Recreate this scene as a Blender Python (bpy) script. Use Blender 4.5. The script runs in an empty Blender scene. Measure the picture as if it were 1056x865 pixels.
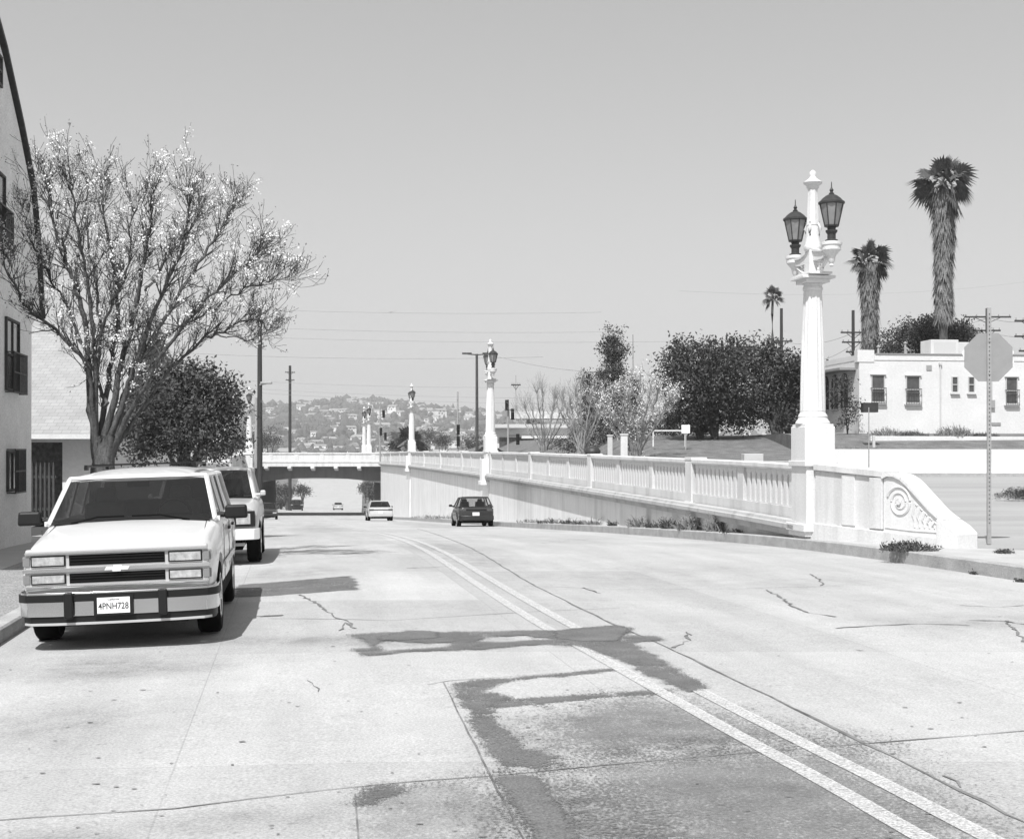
import bpy, bmesh, math, random
from mathutils import Vector, Matrix
from mathutils import noise as mnoise
random.seed(7)
S = bpy.context.scene
COL = S.collection
F, CX, HY, EYE = 1400.0, 528.0, 464.0, 1.80
R = math.radians

# ------------------------------------------------------------------ helpers
def tag(o, label=None, cat=None, group=None, kind=None):
    if label: o['label'] = label
    if cat: o['category'] = cat
    if group: o['group'] = group
    if kind: o['kind'] = kind
    return o

def empty(name, loc, label, cat, group=None, rz=0.0):
    o = bpy.data.objects.new(name, None); COL.objects.link(o)
    o.location = loc; o.rotation_euler = (0, 0, rz); o.empty_display_size = 0.1
    return tag(o, label, cat, group)

def copy_tree(o, parent=None):
    c = o.copy(); COL.objects.link(c)
    if parent is not None:
        c.parent = parent
    for ch in KIDS.get(o.name, []):
        copy_tree(ch, c)
    KIDS.setdefault(c.name, [])
    if parent is not None: KIDS.setdefault(parent.name, []).append(c)
    return c
KIDS = {}

class MB:
    def __init__(s): s.v = []; s.f = []; s.m = []
    def add(s, vs, fs, mi=0, M=None):
        b = len(s.v)
        s.v += [(M @ Vector(v))[:] if M is not None else tuple(v) for v in vs]
        s.f += [[b+i for i in f] for f in fs]; s.m += [mi]*len(fs); return s
    def box(s, c, d, mi=0, M=None, tx=1.0, ty=1.0):
        x, y, z = [k/2 for k in d]; cx, cy, cz = c
        vs = [(cx+a*x*(tx if e > 0 else 1), cy+b*y*(ty if e > 0 else 1), cz+e*z) for e in (-1, 1) for a, b in ((-1,-1),(1,-1),(1,1),(-1,1))]
        return s.add(vs, [(3,2,1,0),(4,5,6,7),(0,1,5,4),(1,2,6,5),(2,3,7,6),(3,0,4,7)], mi, M)
    def prism(s, poly, a, b, axis='x', mi=0, M=None):
        n = len(poly)
        def P(u, v, w): return {'x': (w,u,v), 'y': (u,w,v), 'z': (u,v,w)}[axis]
        vs = [P(u,v,a) for u,v in poly]+[P(u,v,b) for u,v in poly]
        fs = [list(range(n))[::-1], list(range(n, 2*n))]+[(i,(i+1)%n,n+(i+1)%n,n+i) for i in range(n)]
        return s.add(vs, fs, mi, M)
    def lathe(s, prof, c=(0,0,0), n=24, mi=0, M=None, flute=None, axis='z', rot=0):
        vs = []; fs = []
        for j, (r, z) in enumerate(prof):
            for i in range(n):
                a = 2*math.pi*i/n+rot
                rr = r*(1-(flute[j] if flute else 0)*(i % 2))
                p = (rr*math.cos(a), rr*math.sin(a), z)
                if axis == 'x': p = (p[2], p[0], p[1])
                if axis == 'y': p = (p[0], p[2], p[1])
                vs.append((p[0]+c[0], p[1]+c[1], p[2]+c[2]))
        for j in range(len(prof)-1):
            for i in range(n):
                k = (i+1) % n; fs.append((j*n+i, j*n+k, (j+1)*n+k, (j+1)*n+i))
        fs.append(tuple(range(n))[::-1]); fs.append(tuple(range((len(prof)-1)*n, len(prof)*n)))
        return s.add(vs, fs, mi, M)
    def tube(s, pts, rad, n=6, mi=0, M=None, cap=True):
        pts = [Vector(p) for p in pts]; L = len(pts)
        if not hasattr(rad, '__len__'): rad = [rad]*L
        vs = []; fs = []
        for j, p in enumerate(pts):
            t = (pts[min(j+1, L-1)]-pts[max(j-1, 0)]).normalized()
            u = t.cross(Vector((0,0,1)))
            if u.length < 1e-3: u = t.cross(Vector((1,0,0)))
            u.normalize(); w = u.cross(t)
            for i in range(n):
                a = 2*math.pi*i/n
                vs.append((p+(u*math.cos(a)+w*math.sin(a))*rad[j])[:])
        for j in range(L-1):
            for i in range(n):
                k = (i+1) % n; fs.append((j*n+i, j*n+k, (j+1)*n+k, (j+1)*n+i))
        if cap: fs.append(tuple(range(n))[::-1]); fs.append(tuple(range((L-1)*n, L*n)))
        return s.add(vs, fs, mi, M)
    def build(s, name, mats, parent=None, smooth=None, bevel=None):
        me = bpy.data.meshes.new(name); me.from_pydata(s.v, [], s.f); me.validate()
        if not isinstance(mats, (list, tuple)): mats = [mats]
        for m in mats: me.materials.append(m)
        if len(me.polygons) == len(s.m): me.polygons.foreach_set('material_index', s.m)
        o = bpy.data.objects.new(name, me); COL.objects.link(o)
        if parent is not None:
            o.parent = parent; KIDS.setdefault(parent.name, []).append(o)
        bm = bmesh.new(); bm.from_mesh(me)
        if len(bm.faces) < 60000: bmesh.ops.recalc_face_normals(bm, faces=bm.faces)
        bm.to_mesh(me); bm.free()
        if smooth is not None:
            me.polygons.foreach_set('use_smooth', [True]*len(me.polygons))
            me.set_sharp_from_angle(angle=R(smooth))
        if bevel:
            md = o.modifiers.new('b', 'BEVEL'); md.width = bevel; md.segments = 2; md.limit_method = 'ANGLE'; md.angle_limit = R(35)
        return o

def text_mesh(body, size, M, mat, parent, name='lettering', ext=0.001, bold=0.0):
    c = bpy.data.curves.new('t', 'FONT'); c.body = body; c.size = size; c.extrude = ext; c.align_x = 'CENTER'; c.align_y = 'CENTER'; c.offset = bold
    c.resolution_u = 3
    t = bpy.data.objects.new('t', c); COL.objects.link(t)
    dg = bpy.context.evaluated_depsgraph_get(); me = bpy.data.meshes.new_from_object(t.evaluated_get(dg))
    bpy.data.objects.remove(t); me.name = name; me.materials.clear(); me.materials.append(mat); me.transform(M)
    o = bpy.data.objects.new(name, me); COL.objects.link(o); o.parent = parent; KIDS.setdefault(parent.name, []).append(o)
    return o

def boolean_cut(o, cutters):
    for c in cutters:
        m = o.modifiers.new('c', 'BOOLEAN'); m.operation = 'DIFFERENCE'; m.object = c; m.solver = 'EXACT'
    dg = bpy.context.evaluated_depsgraph_get(); dg.update()
    me = bpy.data.meshes.new_from_object(o.evaluated_get(dg)); o.modifiers.clear(); o.data = me
    for c in cutters: bpy.data.objects.remove(c)

def pchip(pts):
    xs = [p[0] for p in pts]; ys = [p[1] for p in pts]; n = len(xs)
    h = [xs[i+1]-xs[i] for i in range(n-1)]; d = [(ys[i+1]-ys[i])/h[i] for i in range(n-1)]
    m = [d[0]]+[0 if d[i-1]*d[i] <= 0 else 2*d[i-1]*d[i]/(d[i-1]+d[i]) for i in range(1, n-1)]+[d[-1]]
    def f(x):
        if x <= xs[0]: return ys[0]+m[0]*(x-xs[0])
        if x >= xs[-1]: return ys[-1]+m[-1]*(x-xs[-1])
        i = 0
        while x > xs[i+1]: i += 1
        t = (x-xs[i])/h[i]
        return ys[i]*(2*t**3-3*t*t+1)+h[i]*m[i]*(t**3-2*t*t+t)+ys[i+1]*(-2*t**3+3*t*t)+h[i]*m[i+1]*(t**3-t*t)
    return f
def sstep(a, b, x):
    t = min(1, max(0, (x-a)/(b-a))); return t*t*(3-2*t)
def lerp(a, b, t): return a+(b-a)*t

# ------------------------------------------------------------------ the lie of the land (D = metres below eye level, y = distance north)
_rd = pchip([(16,1.895),(20,1.93),(24.6,1.98),(28,2.05),(38,2.42),(64,3.58),(93,4.85),(140,7.0),(165,8.0),(190,8.62),(250,11.0),(400,15.8),(560,18.8),(800,20.3),(1000,21.0)])
def roadD(y): return 1.80+0.0059*y if y < 16 else _rd(y)
def roadZ(y): return EYE-roadD(y)
def roadC(x, y): return roadZ(y)-.022*max(0, kerbL(y)+3.6-x)*(1-sstep(60, 110, y))     # the road falls towards the left gutter
topD = pchip([(20,.56),(24,.52),(26.6,.45),(28.5,.31),(36,.24),(74.5,.10),(123,.13),(165,.35),(200,.45)])
def railX(y): return 10.96-0.163*y
def kerbL(y):
    return -5.02-0.165*(y-12.8) if y < 185 else -5.02-0.165*172.2-0.152*(y-185)
def kerbR(y):
    if y > 185: return railX(185)-1.3-0.11*(y-185)
    return max(11.28-0.19*y, railX(y)-2.2+1.2*sstep(110,150,y))
def at(px, py, y): return Vector(((px-CX)*y/F, y, EYE-(py-HY)*y/F))
def G(px, py, d=0.0):          # a point of the road surface
    y = 15.0
    for _ in range(60): y = 0.5*y+0.5*F*roadD(y)/(py-HY)
    return ((px-CX)*y/F, y, roadZ(y)+d)

# ------------------------------------------------------------------ materials (the film is black and white: all neutral greys)
def mat(name, v, rough=0.8, amp=0.0, scale=4.0, bump=0.0, bscale=40.0, metal=0.0, spec=0.5, amp2=0.0, scale2=60.0, stretch=None, coat=0.0):
    m = bpy.data.materials.new(name); m.use_nodes = True; nt = m.node_tree; N = nt.nodes; L = nt.links
    b = N['Principled BSDF']; b.inputs['Base Color'].default_value = (v,v,v,1); b.inputs['Roughness'].default_value = rough
    b.inputs['Metallic'].default_value = metal; b.inputs['Specular IOR Level'].default_value = spec
    b.inputs['Coat Weight'].default_value = coat
    if amp or amp2 or bump:
        tc = N.new('ShaderNodeTexCoord'); src = tc.outputs['Object']
        if stretch:
            mp = N.new('ShaderNodeMapping'); mp.inputs['Scale'].default_value = stretch; L.new(src, mp.inputs['Vector']); s1 = mp.outputs['Vector']
        else: s1 = src
        val = None
        for a, sc, sr, det in ((amp, scale, s1, 6), (amp2, scale2, src, 2)):
            if not a: continue
            n = N.new('ShaderNodeTexNoise'); n.inputs['Scale'].default_value = sc; n.inputs['Detail'].default_value = det; n.inputs['Roughness'].default_value = .6; L.new(sr, n.inputs['Vector'])
            mr = N.new('ShaderNodeMapRange'); mr.inputs['From Min'].default_value = .3; mr.inputs['From Max'].default_value = .7
            mr.inputs['To Min'].default_value = 1-a; mr.inputs['To Max'].default_value = 1+a; L.new(n.outputs['Fac'], mr.inputs['Value'])
            if val is None: val = mr.outputs['Result']
            else:
                mm = N.new('ShaderNodeMath'); mm.operation = 'MULTIPLY'; L.new(val, mm.inputs[0]); L.new(mr.outputs['Result'], mm.inputs[1]); val = mm.outputs[0]
        if val is not None:
            mm = N.new('ShaderNodeMath'); mm.operation = 'MULTIPLY'; mm.inputs[1].default_value = v; L.new(val, mm.inputs[0]); mm.use_clamp = True
            L.new(mm.outputs[0], b.inputs['Base Color'])
        if bump:
            n = N.new('ShaderNodeTexNoise'); n.inputs['Scale'].default_value = bscale; n.inputs['Detail'].default_value = 4; L.new(src, n.inputs['Vector'])
            bp = N.new('ShaderNodeBump'); bp.inputs['Strength'].default_value = bump; bp.inputs['Distance'].default_value = .02; L.new(n.outputs['Fac'], bp.inputs['Height']); L.new(bp.outputs['Normal'], b.inputs['Normal'])
    return m

def _st(px, py, rx, ry, st, rot=0.0):
    g = G(px, py); return (g[0], g[1], rx, ry, st, rot)
STAINS = [_st(700,770,1.1,.75,.42), _st(620,840,.5,.8,.5), _st(760,820,1.1,.6,.36), _st(900,850,.9,.5,.3), _st(640,745,.8,.5,.34), _st(545,840,.3,.6,.5), _st(560,760,.35,.9,.35),
 _st(320,658,1.2,.4,.30), _st(110,682,1.1,.8,.34), _st(60,740,.9,.9,.2), _st(430,830,.5,.5,.22), _st(420,660,1.3,.5,.3), _st(300,590,1.0,1.6,.25), _st(640,590,2.5,3,.14), _st(470,570,1.2,9,.20,.15), _st(330,545,1.2,14,.22,.15), _st(800,600,3,1.2,.12), _st(1000,640,1.5,.8,.22), _st(250,840,.8,.25,.22,.2), _st(360,535,1.5,20,.25,.16), _st(430,540,1.4,18,.2,.16), _st(60,860,.5,.3,.25)]
def road_mat():
    m = mat('road_concrete', .46, .9); nt = m.node_tree; N = nt.nodes; L = nt.links; b = N['Principled BSDF']
    tc = N.new('ShaderNodeTexCoord')
    sep = N.new('ShaderNodeSeparateXYZ'); L.new(tc.outputs['Object'], sep.inputs[0])
    # road-aligned coordinate u = x + .163 y
    mu = N.new('ShaderNodeMath'); mu.operation = 'MULTIPLY_ADD'; mu.inputs[1].default_value = .163; L.new(sep.outputs['Y'], mu.inputs[0]); L.new(sep.outputs['X'], mu.inputs[2])
    cb = N.new('ShaderNodeCombineXYZ'); L.new(mu.outputs[0], cb.inputs['X']); L.new(sep.outputs['Y'], cb.inputs['Y'])
    def noise(sc, vec, st=None, det=6, rg=.6):
        if st:
            mp = N.new('ShaderNodeMapping'); mp.inputs['Scale'].default_value = st; L.new(vec, mp.inputs['Vector']); vec = mp.outputs['Vector']
        n = N.new('ShaderNodeTexNoise'); n.inputs['Scale'].default_value = sc; n.inputs['Detail'].default_value = det; n.inputs['Roughness'].default_value = rg; L.new(vec, n.inputs['Vector']); return n.outputs['Fac']
    def rng(s, a, b_, c, d):
        r = N.new('ShaderNodeMapRange'); r.inputs['From Min'].default_value = a; r.inputs['From Max'].default_value = b_; r.inputs['To Min'].default_value = c; r.inputs['To Max'].default_value = d; L.new(s, r.inputs['Value']); return r.outputs['Result']
    def mul(a, c):
        k = N.new('ShaderNodeMath'); k.operation = 'MULTIPLY'; L.new(a, k.inputs[0])
        if isinstance(c, float): k.inputs[1].default_value = c
        else: L.new(c, k.inputs[1])
        return k.outputs[0]
    v = rng(noise(.35, tc.outputs['Object']), .3, .7, .90, 1.07)
    v = mul(v, rng(noise(1.6, cb.outputs[0], (1, .12, 1)), .35, .7, 1.06, .88))      # wear drawn out along the lanes
    v = mul(v, rng(noise(5, tc.outputs['Object'], None, 8, .7), .3, .7, .94, 1.06))
    v = mul(v, rng(noise(55, tc.outputs['Object'], None, 3, .7), .34, .66, .72, 1.16))   # aggregate
    v = mul(v, rng(noise(14, tc.outputs['Object'], None, 3, .5), .66, .74, 1.0, .72))   # small spots
    # slabs: each bay poured a little lighter or darker
    br = N.new('ShaderNodeTexBrick'); br.offset = 0; br.inputs['Color1'].default_value = (.90,.90,.90,1); br.inputs['Color2'].default_value = (1.06,1.06,1.06,1); br.inputs['Mortar'].default_value = (.80,.80,.80,1)
    br.inputs['Scale'].default_value = 1; br.inputs['Mortar Size'].default_value = .006; br.inputs['Brick Width'].default_value = 3.1; br.inputs['Row Height'].default_value = 4.6
    mp = N.new('ShaderNodeMapping'); mp.inputs['Location'].default_value = (.69, 1.15, 0); L.new(cb.outputs[0], mp.inputs['Vector']); L.new(mp.outputs['Vector'], br.inputs['Vector'])
    v = mul(v, br.outputs['Color'])
    # oil and tar stains, worn slabs: soft ellipses broken up by fine speckle
    spk = rng(noise(34, tc.outputs['Object'], None, 6, .85), .40, .60, .0, 1.0); spk2 = rng(noise(3, tc.outputs['Object'], None, 5, .6), .38, .62, .35, 1.0)
    tot = None
    for cx, cy, rx, ry, st, rot in STAINS:
        mp = N.new('ShaderNodeMapping'); mp.vector_type = 'TEXTURE'; mp.inputs['Location'].default_value = (cx, cy, 0); mp.inputs['Rotation'].default_value = (0, 0, rot); mp.inputs['Scale'].default_value = (rx, ry, 1000)
        L.new(tc.outputs['Object'], mp.inputs['Vector']); ln = N.new('ShaderNodeVectorMath'); ln.operation = 'LENGTH'; L.new(mp.outputs['Vector'], ln.inputs[0])
        e = rng(ln.outputs['Value'], .35, 1.2, min(.85, st*1.7), 0.0)
        if tot is None: tot = e
        else:
            k = N.new('ShaderNodeMath'); k.operation = 'MAXIMUM'; L.new(tot, k.inputs[0]); L.new(e, k.inputs[1]); tot = k.outputs[0]
    fac = mul(mul(tot, spk2), rng(spk, 0, 1, .35, 1.0))
    one = N.new('ShaderNodeMath'); one.operation = 'SUBTRACT'; one.inputs[0].default_value = 1; L.new(fac, one.inputs[1])
    v = mul(v, one.outputs[0])
    L.new(mul(v, .42), b.inputs['Base Color'])
    bp = N.new('ShaderNodeBump'); bp.inputs['Strength'].default_value = .35; bp.inputs['Distance'].default_value = .01; L.new(noise(70, tc.outputs['Object'], None, 4, .6), bp.inputs['Height']); L.new(bp.outputs['Normal'], b.inputs['Normal'])
    return m

def holey(name, v, thr, sc=6, amp=.3, soft=.05):
    """worn thin surface: breaks up into holes"""
    m = mat(name, v, .92, amp=amp, scale=9, amp2=.4, scale2=60, bump=.3, bscale=60); nt = m.node_tree; N = nt.nodes; L = nt.links; b = N['Principled BSDF']
    tc = N.new('ShaderNodeTexCoord'); n = N.new('ShaderNodeTexNoise'); n.inputs['Scale'].default_value = sc; n.inputs['Detail'].default_value = 8; n.inputs['Roughness'].default_value = .75; L.new(tc.outputs['Object'], n.inputs['Vector'])
    r = N.new('ShaderNodeMapRange'); r.inputs['From Min'].default_value = thr-soft*.6; r.inputs['From Max'].default_value = thr+soft; r.inputs['To Max'].default_value = 1 if soft < .1 else .8; L.new(n.outputs['Fac'], r.inputs['Value']); L.new(r.outputs['Result'], b.inputs['Alpha'])
    return m

def patch_mat(name, v, top=.95, n1=1.5, n2=1.8):
    """thin worn asphalt: its cover thins towards the edge and is broken by fine grit"""
    m = mat(name, v, .92, amp=.22, scale=2.5, amp2=.45, scale2=75, bump=.3, bscale=80); nt = m.node_tree; N = nt.nodes; L = nt.links; b = N['Principled BSDF']
    tc = N.new('ShaderNodeTexCoord'); at_ = N.new('ShaderNodeAttribute'); at_.attribute_name = 'cover'; prev = at_.outputs['Fac']
    for sc, am, det in ((3.2, n1, 6), (48, n2, 3)):
        n = N.new('ShaderNodeTexNoise'); n.inputs['Scale'].default_value = sc; n.inputs['Detail'].default_value = det; n.inputs['Roughness'].default_value = .7; L.new(tc.outputs['Object'], n.inputs['Vector'])
        k = N.new('ShaderNodeMath'); k.operation = 'MULTIPLY_ADD'; k.inputs[1].default_value = am*2; L.new(n.outputs['Fac'], k.inputs[0]); L.new(prev, k.inputs[2]); q = N.new('ShaderNodeMath'); q.operation = 'SUBTRACT'; q.inputs[1].default_value = am; L.new(k.outputs[0], q.inputs[0]); prev = q.outputs[0]
    r = N.new('ShaderNodeMapRange'); r.interpolation_type = 'SMOOTHSTEP'; r.inputs['From Min'].default_value = -.2; r.inputs['From Max'].default_value = .75; r.inputs['To Max'].default_value = top; L.new(prev, r.inputs['Value']); L.new(r.outputs['Result'], b.inputs['Alpha'])
    return m

def wall_mat(name, v, streak=.25):
    m = mat(name, v, .9, amp=.06, scale=1.0, amp2=.07, scale2=30, bump=.25, bscale=18); nt = m.node_tree; N = nt.nodes; L = nt.links; b = N['Principled BSDF']
    old = b.inputs['Base Color'].links[0].from_socket
    tc = N.new('ShaderNodeTexCoord'); mp = N.new('ShaderNodeMapping'); mp.inputs['Scale'].default_value = (1.6,1.6,.10); L.new(tc.outputs['Object'], mp.inputs['Vector'])
    n = N.new('ShaderNodeTexNoise'); n.inputs['Scale'].default_value = 1.3; n.inputs['Detail'].default_value = 7; n.inputs['Roughness'].default_value = .65; L.new(mp.outputs['Vector'], n.inputs['Vector'])
    r = N.new('ShaderNodeMapRange'); r.inputs['From Min'].default_value = .48; r.inputs['From Max'].default_value = .75; r.inputs['To Min'].default_value = 1; r.inputs['To Max'].default_value = 1-streak; L.new(n.outputs['Fac'], r.inputs['Value'])
    k = N.new('ShaderNodeMath'); k.operation = 'MULTIPLY'; L.new(old, k.inputs[0]); L.new(r.outputs['Result'], k.inputs[1]); L.new(k.outputs[0], b.inputs['Base Color'])
    return m

def glass_mat(name, v, alpha, rough=.05):
    m = mat(name, v, rough, spec=.8); b = m.node_tree.nodes['Principled BSDF']; b.inputs['Alpha'].default_value = alpha
    return m

def leaf_mat(name, v, amp=.5):
    m = mat(name, v, .75, amp=amp, scale=1.3, amp2=.35, scale2=9, spec=.15); return m

M = {
 'road': road_mat(),
 'kerb': mat('kerb_concrete', .34, .9, amp=.2, scale=3, amp2=.18, scale2=50, bump=.4, bscale=30),
 'walk': mat('sidewalk_concrete', .40, .9, amp=.12, scale=1.2, amp2=.1, scale2=50, bump=.2),
 'gravel': mat('gravel', .26, .95, amp=.15, scale=2, amp2=.6, scale2=38, bump=1.0, bscale=45),
 'dirt': mat('dry_ground', .16, .95, amp=.3, scale=.3, amp2=.4, scale2=8, bump=.6, bscale=12),
 'street': mat('side_street', .30, .9, amp=.16, scale=.5, amp2=.1, scale2=40, stretch=(.15,1,1)),
 'lawn': mat('lawn_ground', .13, .95, amp=.35, scale=1.5, amp2=.4, scale2=20, bump=.8, bscale=25),
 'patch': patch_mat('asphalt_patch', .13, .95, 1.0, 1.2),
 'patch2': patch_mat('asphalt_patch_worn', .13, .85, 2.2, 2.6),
 'patch3': patch_mat('grit_worn_slab', .17, .50, 1.6, 5.0),
 'patch4': patch_mat('grit_worn_slab_faint', .18, .26, 1.6, 5.0),
 'stain': holey('tar_stain', .27, .50, 3, soft=.16),
 'crack': mat('crack_filler', .16, .95, amp=.5, scale=5),
 'paint': holey('lane_paint', .55, .34, 45, .1, soft=.2),
 'wpaint': wall_mat('white_painted_concrete', .64, .14),
 'bal': wall_mat('balustrade_concrete', .60, .28),
 'wall': wall_mat('retaining_concrete', .72, .28),
 'ledge': wall_mat('ledge_concrete', .42, .45),
 'girder': wall_mat('girder_concrete_shaded', .13, .35),  # concrete darkened in its colour for the shadow under the deck overhang
 'abut': wall_mat('abutment_concrete_shaded', .11, .35),  # dark colour adds to the shade of the recess under the bridge
 'iron': mat('dark_iron', .035, .5, amp=.3, scale=8, spec=.4),
 'lglass': mat('lantern_glass', .22, .3, amp=.15, scale=6, spec=.6),
 'black': mat('black_rubber', .004, .85, spec=.1),
 'blackp': mat('black_plastic', .012, .5, spec=.25),
 'wcar': mat('white_car_paint', .70, .28, spec=.5, coat=.5, amp=.03, scale=1.5, amp2=.02, scale2=30),
 'gcar': mat('silver_car_paint', .45, .35, spec=.5, coat=.4, amp=.05, scale=2),
 'dcar': mat('dark_car_paint', .018, .3, spec=.5, coat=.4, amp=.2, scale=2),
 'glass': glass_mat('car_glass', .006, .80),
 'glassc': glass_mat('clear_glass', .02, .35),
 'inter': mat('car_interior', .05, .8),
 'seat': mat('car_seat_cloth', .20, .9, amp=.15, scale=8),
 'chrome': mat('chrome', .62, .13, metal=1.0),
 'lens': mat('headlamp_lens', .40, .12, spec=.9, amp=.4, scale=14),
 'amber': mat('indicator_lens', .20, .2, spec=.8),
 'red': mat('tail_lens', .06, .2, spec=.8),
 'plate': mat('plate_white', .80, .5),
 'ink': mat('plate_ink', .04, .6),
 'stucco': mat('rough_stucco', .72, .95, amp=.08, scale=1.5, amp2=.15, scale2=25, bump=.9, bscale=16),
 'wstucco': mat('white_stucco', .63, .9, amp=.07, scale=.5, amp2=.05, scale2=9, bump=.5, bscale=14),
 'gstucco': mat('grey_stucco', .5, .9, amp=.08, scale=1, bump=.3, bscale=14),
 'wdark': mat('dark_opening', .025, .4, spec=.5),
 'pane': mat('window_pane', .07, .12, spec=.7, amp=.4, scale=3),
 'frame': mat('window_frame', .45, .6),
 'dwood': mat('dark_wood', .05, .7, amp=.3, scale=6),
 'pole': mat('wood_pole', .035, .85, amp=.35, scale=6, stretch=(4,4,.3)),
 'steel': mat('galvanised_steel', .30, .5, amp=.15, scale=6),
 'signback': mat('sign_back', .27, .55, amp=.06, scale=5, spec=.3),
 'bark': mat('grey_bark', .075, .95, amp=.6, scale=9, bump=1.0, bscale=26, stretch=(2,2,.5)),
 'twig': mat('twig_bark', .13, .95, amp=.3, scale=6),
 'ptwig': mat('pale_twig_bark', .27, .95, amp=.3, scale=3),
 'bloss': mat('blossom', .78, .8, amp=.15, scale=8),
 'leafy': leaf_mat('young_leaf', .10),
 'leafd': leaf_mat('dark_leaf', .06, .6),
 'leafm': leaf_mat('mid_leaf', .075),
 'palm': leaf_mat('palm_leaf', .085),
 'skirt': mat('dead_fronds', .15, .95, amp=.4, scale=3, amp2=.5, scale2=20),
 'weed': leaf_mat('weed_leaf', .09),
 'dweed': mat('dry_weed', .22, .9, amp=.4, scale=6),
 'hill': mat('hillside', .10, .95, amp=.4, scale=.01, amp2=.4, scale2=.08),
 'hwall': mat('far_house_wall', .70, .9, amp=.15, scale=.02),
 'hroof': mat('far_house_roof', .26, .9, amp=.2, scale=.02),
 'hwin': mat('far_house_window', .05, .5),
}
def shingle_mat():
    m = mat('roof_shingles', .30, .9, amp=.1, scale=1.2); nt = m.node_tree; N = nt.nodes; L = nt.links; b = N['Principled BSDF']
    old = b.inputs['Base Color'].links[0].from_socket
    tc = N.new('ShaderNodeTexCoord'); br = N.new('ShaderNodeTexBrick'); br.inputs['Scale'].default_value = 1; br.inputs['Brick Width'].default_value = .26; br.inputs['Row Height'].default_value = .17; br.inputs['Mortar Size'].default_value = .010
    br.inputs['Color1'].default_value = (1.05,)*3+(1,); br.inputs['Color2'].default_value = (.92,)*3+(1,); br.inputs['Mortar'].default_value = (.75,)*3+(1,)
    L.new(tc.outputs['Object'], br.inputs['Vector'])
    mx = N.new('ShaderNodeMix'); mx.data_type = 'RGBA'; mx.blend_type = 'MULTIPLY'; mx.inputs[0].default_value = 1; L.new(old, mx.inputs[6]); L.new(br.outputs['Color'], mx.inputs[7]); L.new(mx.outputs[2], b.inputs['Base Color'])
    return m
M['shingle'] = shingle_mat()

# ------------------------------------------------------------------ camera, sun, sky
cam_d = bpy.data.cameras.new('camera'); cam = bpy.data.objects.new('camera', cam_d); COL.objects.link(cam); S.camera = cam
cam.location = (0, 0, EYE); cam.rotation_euler = (R(90), 0, 0)
cam_d.sensor_width = 36; cam_d.sensor_fit = 'HORIZONTAL'; cam_d.lens = 36*F/1056; cam_d.shift_y = (HY-432.5)/1056; cam_d.clip_start = .1; cam_d.clip_end = 12000
sd = bpy.data.lights.new('sun', 'SUN'); sun = bpy.data.objects.new('sun', sd); COL.objects.link(sun)
sd.energy = 5.0; sd.angle = R(.53); sd.color = (1, 1, 1)
Ld = Vector((.21, .62, -1.0)).normalized(); sun.rotation_euler = Ld.to_track_quat('-Z', 'Y').to_euler(); sun.location = (0,0,60)
elev = math.asin(-Ld.z); az = math.atan2(-Ld.x, -Ld.y)
w = bpy.data.worlds.new('World'); S.world = w; w.use_nodes = True; N = w.node_tree.nodes; L = w.node_tree.links
sk = N.new('ShaderNodeTexSky'); sk.sky_type = 'NISHITA'; sk.sun_disc = False; sk.sun_elevation = elev; sk.sun_rotation = az % (2*math.pi); sk.dust_density = 2.5; sk.air_density = 1.3; sk.altitude = 50
bw = N.new('ShaderNodeRGBToBW'); L.new(sk.outputs[0], bw.inputs[0]); bg = N['Background']
SKY_G = N.new('ShaderNodeMath'); SKY_G.operation = 'POWER'; SKY_G.inputs[1].default_value = .72; L.new(bw.outputs[0], SKY_G.inputs[0])
SKY_M = N.new('ShaderNodeMath'); SKY_M.operation = 'MULTIPLY'; SKY_M.inputs[1].default_value = 1.9; L.new(SKY_G.outputs[0], SKY_M.inputs[0])
L.new(SKY_M.outputs[0], bg.inputs['Color']); bg.inputs['Strength'].default_value = .10
S.view_settings.view_transform = 'Standard'; S.view_settings.look = 'None'; S.view_settings.gamma = 1; S.view_settings.exposure = .26
S.render.engine = 'CYCLES'; S.cycles.max_bounces = 6; S.cycles.transparent_max_bounces = 24; S.cycles.volume_bounces = 0
try: S.cycles.use_denoising = True
except Exception: pass

# ------------------------------------------------------------------ ground, roads
def strip(name, ys, cols, mat_, kind='structure', zf=None):
    """grid over ys; cols(y) -> list of (x, z)"""
    mb = MB(); rows = []
    for y in ys:
        c = cols(y); rows.append(len(mb.v)); mb.v += [(x, y, z) for x, z in c]; n = len(c)
    for j in range(len(ys)-1):
        for i in range(n-1):
            a = rows[j]+i; b_ = rows[j+1]+i; mb.f.append((a, a+1, b_+1, b_)); mb.m.append(0)
    o = mb.build(name, mat_); tag(o, kind=kind); return o
def frange(a, b, st):
    r = []; 
    while a < b-1e-6: r.append(a); a += st
    return r+[b]
YS = frange(-40, 16, 4)+frange(17, 60, 1)+frange(62, 190, 2)+frange(196, 300, 6)+frange(315, 1000, 15)
def road_cols(y):
    l, r = kerbL(y), kerbR(y); n = 8
    xs = [l+k*.9 for k in range(5)]; xs += [lerp(xs[-1], r, i/n) for i in range(1, n+1)]
    return [(x, roadC(x, y)) for x in xs]
strip('road', YS, road_cols, M['road'])
YN = [y for y in YS if y <= 185]
def gutZ(y): return roadC(kerbL(y), y)
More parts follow.
